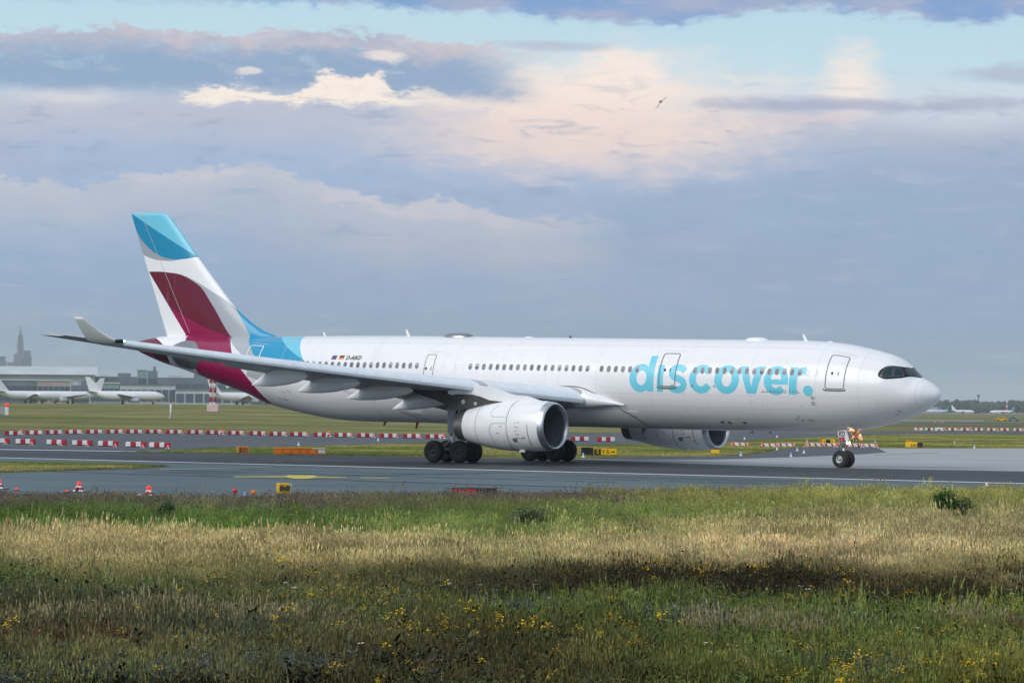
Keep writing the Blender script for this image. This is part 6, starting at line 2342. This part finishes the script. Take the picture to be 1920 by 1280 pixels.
# colour map of the meadow: rows by distance, columns by bearing (sRGB of the plants, with foreground shade painted into the near rows)
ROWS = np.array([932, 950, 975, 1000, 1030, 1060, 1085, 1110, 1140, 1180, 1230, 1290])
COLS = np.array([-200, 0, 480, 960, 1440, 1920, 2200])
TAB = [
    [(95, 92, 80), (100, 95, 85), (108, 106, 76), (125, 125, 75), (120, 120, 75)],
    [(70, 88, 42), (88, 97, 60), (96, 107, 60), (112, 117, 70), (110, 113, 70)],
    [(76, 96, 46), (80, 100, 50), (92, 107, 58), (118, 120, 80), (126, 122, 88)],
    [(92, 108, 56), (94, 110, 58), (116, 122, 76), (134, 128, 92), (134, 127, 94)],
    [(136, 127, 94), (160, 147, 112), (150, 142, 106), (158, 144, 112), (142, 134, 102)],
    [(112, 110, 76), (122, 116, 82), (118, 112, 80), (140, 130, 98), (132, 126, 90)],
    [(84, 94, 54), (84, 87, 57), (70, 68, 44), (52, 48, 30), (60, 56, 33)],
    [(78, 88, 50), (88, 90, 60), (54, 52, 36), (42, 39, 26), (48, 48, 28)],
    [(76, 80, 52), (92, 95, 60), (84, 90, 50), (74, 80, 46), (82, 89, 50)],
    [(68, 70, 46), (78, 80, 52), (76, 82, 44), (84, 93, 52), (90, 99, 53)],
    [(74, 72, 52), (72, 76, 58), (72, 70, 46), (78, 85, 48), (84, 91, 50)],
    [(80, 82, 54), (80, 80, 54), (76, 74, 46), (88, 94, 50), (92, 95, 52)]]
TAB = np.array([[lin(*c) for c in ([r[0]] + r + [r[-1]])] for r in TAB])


def bil(px, py, T):
    i = np.clip(np.searchsorted(ROWS, py) - 1, 0, len(ROWS) - 2)
    j = np.clip(np.searchsorted(COLS, px) - 1, 0, len(COLS) - 2)
    a = np.clip((py - ROWS[i]) / (ROWS[i + 1] - ROWS[i]), 0, 1)[:, None]
    b = np.clip((px - COLS[j]) / (COLS[j + 1] - COLS[j]), 0, 1)[:, None]
    return (T[i, j] * (1 - b) + T[i, j + 1] * b) * (1 - a) + (T[i + 1, j] * (1 - b) + T[i + 1, j + 1] * b) * a


NP = 350000
# more plants per square metre close by
dd_ = 1 / rng.uniform(1 / 178.0, 1 / 45.0, NP * 2)
ll_ = rng.uniform(-1, 1, NP * 2) * (0.16 * dd_ + 7.0)
keep = rng.random(NP * 2) < np.clip(dd_ / 120, .35, 1) * (0.16 * dd_ + 7.0) / (0.16 * dd_) / 1.95
dd_, ll_ = dd_[keep][:NP], ll_[keep][:NP]
wx = CAM[0] + _F[0] * dd_ + _R[0] * ll_
wy = CAM[1] + _F[1] * dd_ + _R[1] * ll_
pxx = 960 + FPX * ll_ / dd_
pyy = 760 + (pxx - 960) * 0.0070 + CAM[2] * FPX / dd_
# stop at the paved edge (uneven)
ne = np.array([(-420, 922), (-150, 926), (0, 929), (140, 933), (280, 936.5), (400, 936), (600, 933), (800, 930), (960, 928.5), (1200, 925.5), (1440, 922.5), (1700, 920.5), (1920, 919), (2150, 918), (2500, 917)])
edge_y = np.interp(pxx, ne[:, 0], ne[:, 1]) + np.interp(pxx, [0, 800, 1100, 1900], [11, 10, 7, 6]) + (vnoise(wx, wy, 1.3, 5) - .5) * 2.0
ok = pyy > edge_y
wx, wy, pxx, pyy, dd_ = (q[ok] for q in (wx, wy, pxx, pyy, dd_))
n = len(wx)
n1 = fbm(wx, wy, 7.0, 11)
n2 = fbm(wx, wy, 2.2, 31)
n3 = fbm(wx, wy, 14.0, 51)
band = (pyy - 930) * 0.16 + 4
pyt = pyy - np.interp(dd_, [50, 75, 110, 150], [.22, .28, .42, .5]) * FPX / dd_                       # where the plant tops are seen
pyw = pyt + (n1 - .5) * band * 3.0 + (n2 - .5) * band * 1.6
pxw = pxx + (n3 - .5) * 420 + (n1 - .5) * 260
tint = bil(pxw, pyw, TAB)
n4 = fbm(wx, wy, .9, 61, 2)
lum = (0.72 + 1.1 * (n2 - .35)) * (.6 + .8 * n4) * rng.uniform(.55, 1.45, n)
hue = np.stack([1 + (rng.random(n) - .5) * .22, 1 + (rng.random(n) - .5) * .12, 1 + (rng.random(n) - .5) * .2], -1)
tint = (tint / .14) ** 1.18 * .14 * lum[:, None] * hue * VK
dry = np.clip((tint[:, 0] / tint[:, 1] - .92) / .28, 0, 1) * np.clip((tint.sum(1) - .22) / .25, 0, 1)
darkness = np.clip((.26 - tint.sum(1)) / .16, 0, 1)
u1 = rng.random(n)
kind = np.zeros(n, int)
pick = lambda kd, m_: np.array(PROTO[kd])[rng.integers(0, len(PROTO[kd]), int(m_.sum()))]
near = np.clip((pyt - 1040) / 90, 0, 1)
isdry = u1 < .15 + .80 * dry
plume = (pyw < 938) & (pxw < 1150) & (u1 < .9)
weed = (~isdry) & (u1 > 1 - .15 - .62 * np.maximum(near, darkness) - .0)
kind[:] = pick('grass', np.ones(n, bool))
kind[weed] = pick('weed', weed)
kind[isdry] = pick('dry', isdry)
kind[plume] = pick('plume', plume)
tint[plume] = np.array(lin(118, 106, 94)) * rng.uniform(.6, 1.25, (int(plume.sum()), 1)) * VK * .62
clump = (fbm(wx, wy, 1.4, 171, 3) > .64) & (pyt > 1000)
kind[clump] = pick('weed', clump)
tint[clump] = tint[clump] * .5 + np.array(lin(52, 52, 30)) * .5
sp1 = fbm(wx, wy, 2.6, 301)
sp2 = fbm(wx, wy, 4.0, 331)
fern = (pyt > 1125) & (sp1 > .58) & (rng.random(n) < .7)
kind[fern] = pick('weed', fern)
tint[fern] = np.array(lin(96, 116, 56)) * rng.uniform(.5, 1.5, (int(fern.sum()), 1)) * VK * .5
pale = (pyt > 1125) & (sp2 > .66) & (rng.random(n) < .3)
kind[pale] = pick('dry', pale)
tint[pale] = np.array(lin(158, 150, 112)) * rng.uniform(.5, 1.2, (int(pale.sum()), 1)) * VK * .5
dock = (pyt > 1060) & (sp1 < .40) & (rng.random(n) < .55)
kind[dock] = pick('weed', dock)
tint[dock] = np.array(lin(54, 50, 34)) * rng.uniform(.5, 1.3, (int(dock.sum()), 1)) * VK * .55
u2 = rng.random(n)
fpatch = fbm(wx, wy, 3.5, 71)
yel = (pyt > 1045) & (u2 < .030 * np.clip((fpatch - .47) * 7, 0.06, 1.6)) | ((pyy > 985) & (u2 > .9988))
kind[yel] = pick('yellow', yel)
wpatch = fbm(wx, wy, 3.0, 91)
whi = (pyt > 1040) & (~yel) & (u2 > 1 - .035 * np.clip((wpatch - .52) * 9, 0, 1.5))
kind[whi] = pick('white', whi)
bpatch = fbm(wx, wy, 3.2, 121)
blu_ = (pyt > 1130) & (~yel) & (~whi) & (bpatch > .66) & (rng.random(n) < .33)
kind[blu_] = pick('spike', blu_)
tint[blu_] = np.array(lin(96, 108, 110)) * rng.uniform(.6, 1.2, (int(blu_.sum()), 1))
rpatch = fbm(wx, wy, 3.6, 151)
red_ = (pyt > 1190) & (~yel) & (rpatch > .655) & (rng.random(n) < .5)
tint[red_] = np.array(lin(104, 78, 58)) * rng.uniform(.6, 1.2, (int(red_.sum()), 1))
stray = (u2 > .40) & (u2 < .405) & (pyy > 960)
kind[stray] = pick('stalk', stray)
tint[stray] = np.array(lin(150, 145, 120))
scl = rng.uniform(.72, 1.25, n) * np.where(rng.random(n) < .03, 1.45, 1.0) * np.where(dry > .5, 1.0, .92) * (0.86 + .4 * (n1 - .3))
scl = np.where(pyy < edge_y[ok] + 7, np.minimum(scl, 1.05) * np.where(pxx > 1050, .6, .85), scl)
scl *= np.where(fern, .62, .82) * (.66 + .72 * fbm(wx, wy, 1.6, 401, 3))
for bx, br in ((at(1779, 988), .75), (at(985, 988), .9), (at(312, 983), .45)):
    rx_, ry_ = wx - bx[0], wy - bx[1]
    ah = -(rx_ * _F[0] + ry_ * _F[1])               # towards the camera
    sd2 = np.abs(rx_ * _R[0] + ry_ * _R[1])
    scl = np.where((sd2 < br) & (ah > -br) & (ah < 12), scl * .4, scl)
rot = np.stack([rng.normal(0, .10, n), rng.normal(0, .10, n), rng.uniform(0, 6.283, n)], -1)
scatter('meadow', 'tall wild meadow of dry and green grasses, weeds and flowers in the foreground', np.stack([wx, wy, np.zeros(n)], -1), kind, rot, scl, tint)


# shorter turf on the island and beyond the runway, in from the paved edges
def fill_poly(poly, nmax, seed):
    r_ = np.random.default_rng(seed)
    poly = np.array([p[:2] for p in poly])
    lo, hi = poly.min(0), poly.max(0)
    q = r_.uniform(lo, hi, (nmax * 6, 2))
    ang_ = (q - CAM[:2]) @ _R[:2] / ((q - CAM[:2]) @ _F[:2])
    q = q[np.abs(ang_) < .20]
    d = sdf(q, poly)
    q, d = q[d < 0], -d[d < 0]
    return q[:nmax], d[:nmax]


turf_P, turf_t, turf_s = [], [], []
strip = A([(225, 848), (330, 845), (400, 841), (600, 837), (800, 831), (1065, 836), (1170, 834), (1380, 829), (1440, 824.5), (1640, 815.5), (1960, 814.5), (2100, 814.5), (2100, 838.5), (1640, 838.3), (1505, 838.5), (1455, 843.5), (1400, 853.5), (1340, 856), (1100, 856.6), (800, 857), (600, 853.6), (400, 850.6)])
for poly, nm_, sd_, sz in ((isle, 12000, 1, .7), (strip, 32000, 2, .7)):
    q, d = fill_poly(poly, nm_, sd_)
    a = fbm(q[:, 0], q[:, 1], 9.0, 201)
    b = fbm(q[:, 0], q[:, 1], 2.0, 221)
    c1, c2, c3 = np.array(lin(118, 132, 62)), np.array(lin(176, 168, 106)), np.array(lin(92, 110, 48))
    w1_, w2_ = np.clip((a - .38) * 5, 0, 1)[:, None], np.clip((b - .5) * 5, 0, 1)[:, None]
    cc_ = (c1 * (1 - w1_) + c2 * w1_) * (1 - .6 * w2_) + c3 * .6 * w2_
    ed = np.clip(1 - d / 1.0, 0, 1)[:, None] * .6
    cc_ = cc_ * (1 - ed) + np.array(lin(74, 84, 34)) * ed
    turf_P.append(np.concatenate([q, np.full((len(q), 1), .02)], 1))
    turf_t.append(cc_ * rng.uniform(.8, 1.2, (len(q), 1)))
    turf_s.append(rng.uniform(.8, 1.5, len(q)) * sz)
for P_, t_, s_, nm_, lb in zip(turf_P, turf_t, turf_s, ('island_turf', 'verge_turf'), ('short green turf on the grass island at the left', 'short mown turf of the verge beyond the runway')):
    k_ = len(P_)
    scatter(nm_, lb, P_, np.array(PROTO['short'])[rng.integers(0, 3, k_)], np.stack([np.zeros(k_), np.zeros(k_), rng.uniform(0, 6.28, k_)], -1), s_, t_)

# patch of grey dead stalks at the right of the near edge
q = []
while len(q) < 900:
    a = rng.uniform(1490, 1718)
    if rng.random() < .25 + .75 * smooth01((a - 1490) / 180) ** 1.5:
        q.append(at(a, rng.uniform(934, 946)))
q = np.array(q)
k_ = len(q)
scatter('dead_stalks', 'patch of grey dead stalks at the near taxiway edge, right half', q, np.array(PROTO['stalk'])[rng.integers(0, 2, k_)], np.stack([rng.normal(0, .06, k_), rng.normal(0, .06, k_), rng.uniform(0, 6.28, k_)], -1), rng.uniform(.55, 1.0, k_), np.array(lin(120, 126, 126)) * rng.uniform(.6, 1.2, (k_, 1)))


# single shrubs
def shrub(p, rx, h_, label, c1, seed, nleaf=1500):
    r_ = np.random.default_rng(seed)
    t = thing('shrub', label, 'shrub', tuple(p), 0)
    g = MB()
    for k in range(7):
        a = r_.uniform(0, 6.28)
        e = np.array([math.cos(a) * rx * r_.uniform(.3, .7), math.sin(a) * rx * r_.uniform(.3, .7), h_ * r_.uniform(.6, .9)])
        g.tube([(0, 0, 0), e * .5 + [0, 0, .05], e], [.025, .017, .006], 5)
    tag(g.build('stems', M['woodstem'], t), kind='stuff')
    g = MB()
    cl = [np.array([r_.normal() * rx * .36, r_.normal() * rx * .36, h_ * r_.uniform(.25, .92)]) for _ in range(18)]
    for k in range(nleaf):
        c = cl[k % 18]
        q = c + r_.normal(size=3) * [rx * .17, rx * .17, h_ * .12]
        if q[2] < .03:
            q[2] = .03
        d = r_.normal(size=3) + [0, 0, .5]
        leaf(g, q, d, r_.uniform(.06, .11), r_.uniform(.03, .055))
    tag(g.build('leaves', leafy_mat('shrub_leaf', tuple(x * .7 for x in c1), c1), t, smooth=False), kind='stuff')


M['woodstem'] = mat('twig_bark', (.08, .06, .045), .9)
shrub(at(1779, 986), .62, 1.0, 'dark green leafy shrub standing in the dry grass on the right', lin(70, 104, 44), 5, 5200)
shrub(at(985, 988), .85, .52, 'low broad-leaved green shrub in the middle of the meadow edge', lin(96, 112, 72), 6, 1300)
shrub(at(312, 983), .32, .72, 'small green shrub in the left grass below the marker lamps', lin(66, 96, 44), 8, 700)
shrub(at(800, 1062), .45, .55, 'bare dark twiggy shrub at the lower edge of the dry grass', lin(70, 62, 44), 9, 160)

# ------------------------------------------------------------------ air
hz = bpy.data.materials.new('haze_air')
hz.use_nodes = True
nt = hz.node_tree
nt.nodes.clear()
o_ = nt.nodes.new('ShaderNodeOutputMaterial')
pv = nt.nodes.new('ShaderNodeVolumePrincipled')
pv.inputs['Color'].default_value = (0.80, 0.88, 0.95, 1)
pv.inputs['Density'].default_value = HAZE
pv.inputs['Anisotropy'].default_value = 0.2
nt.links.new(pv.outputs[0], o_.inputs['Volume'])
ctr = CAM[:2] + _F[:2] * 12000
ho = MB().box((ctr[0], ctr[1], 124.0), (70000, 70000, 263)).build('haze', hz, None, smooth=False)
tag(ho, 'thin pale haze filling the air over the airfield', 'haze', None, 'stuff')
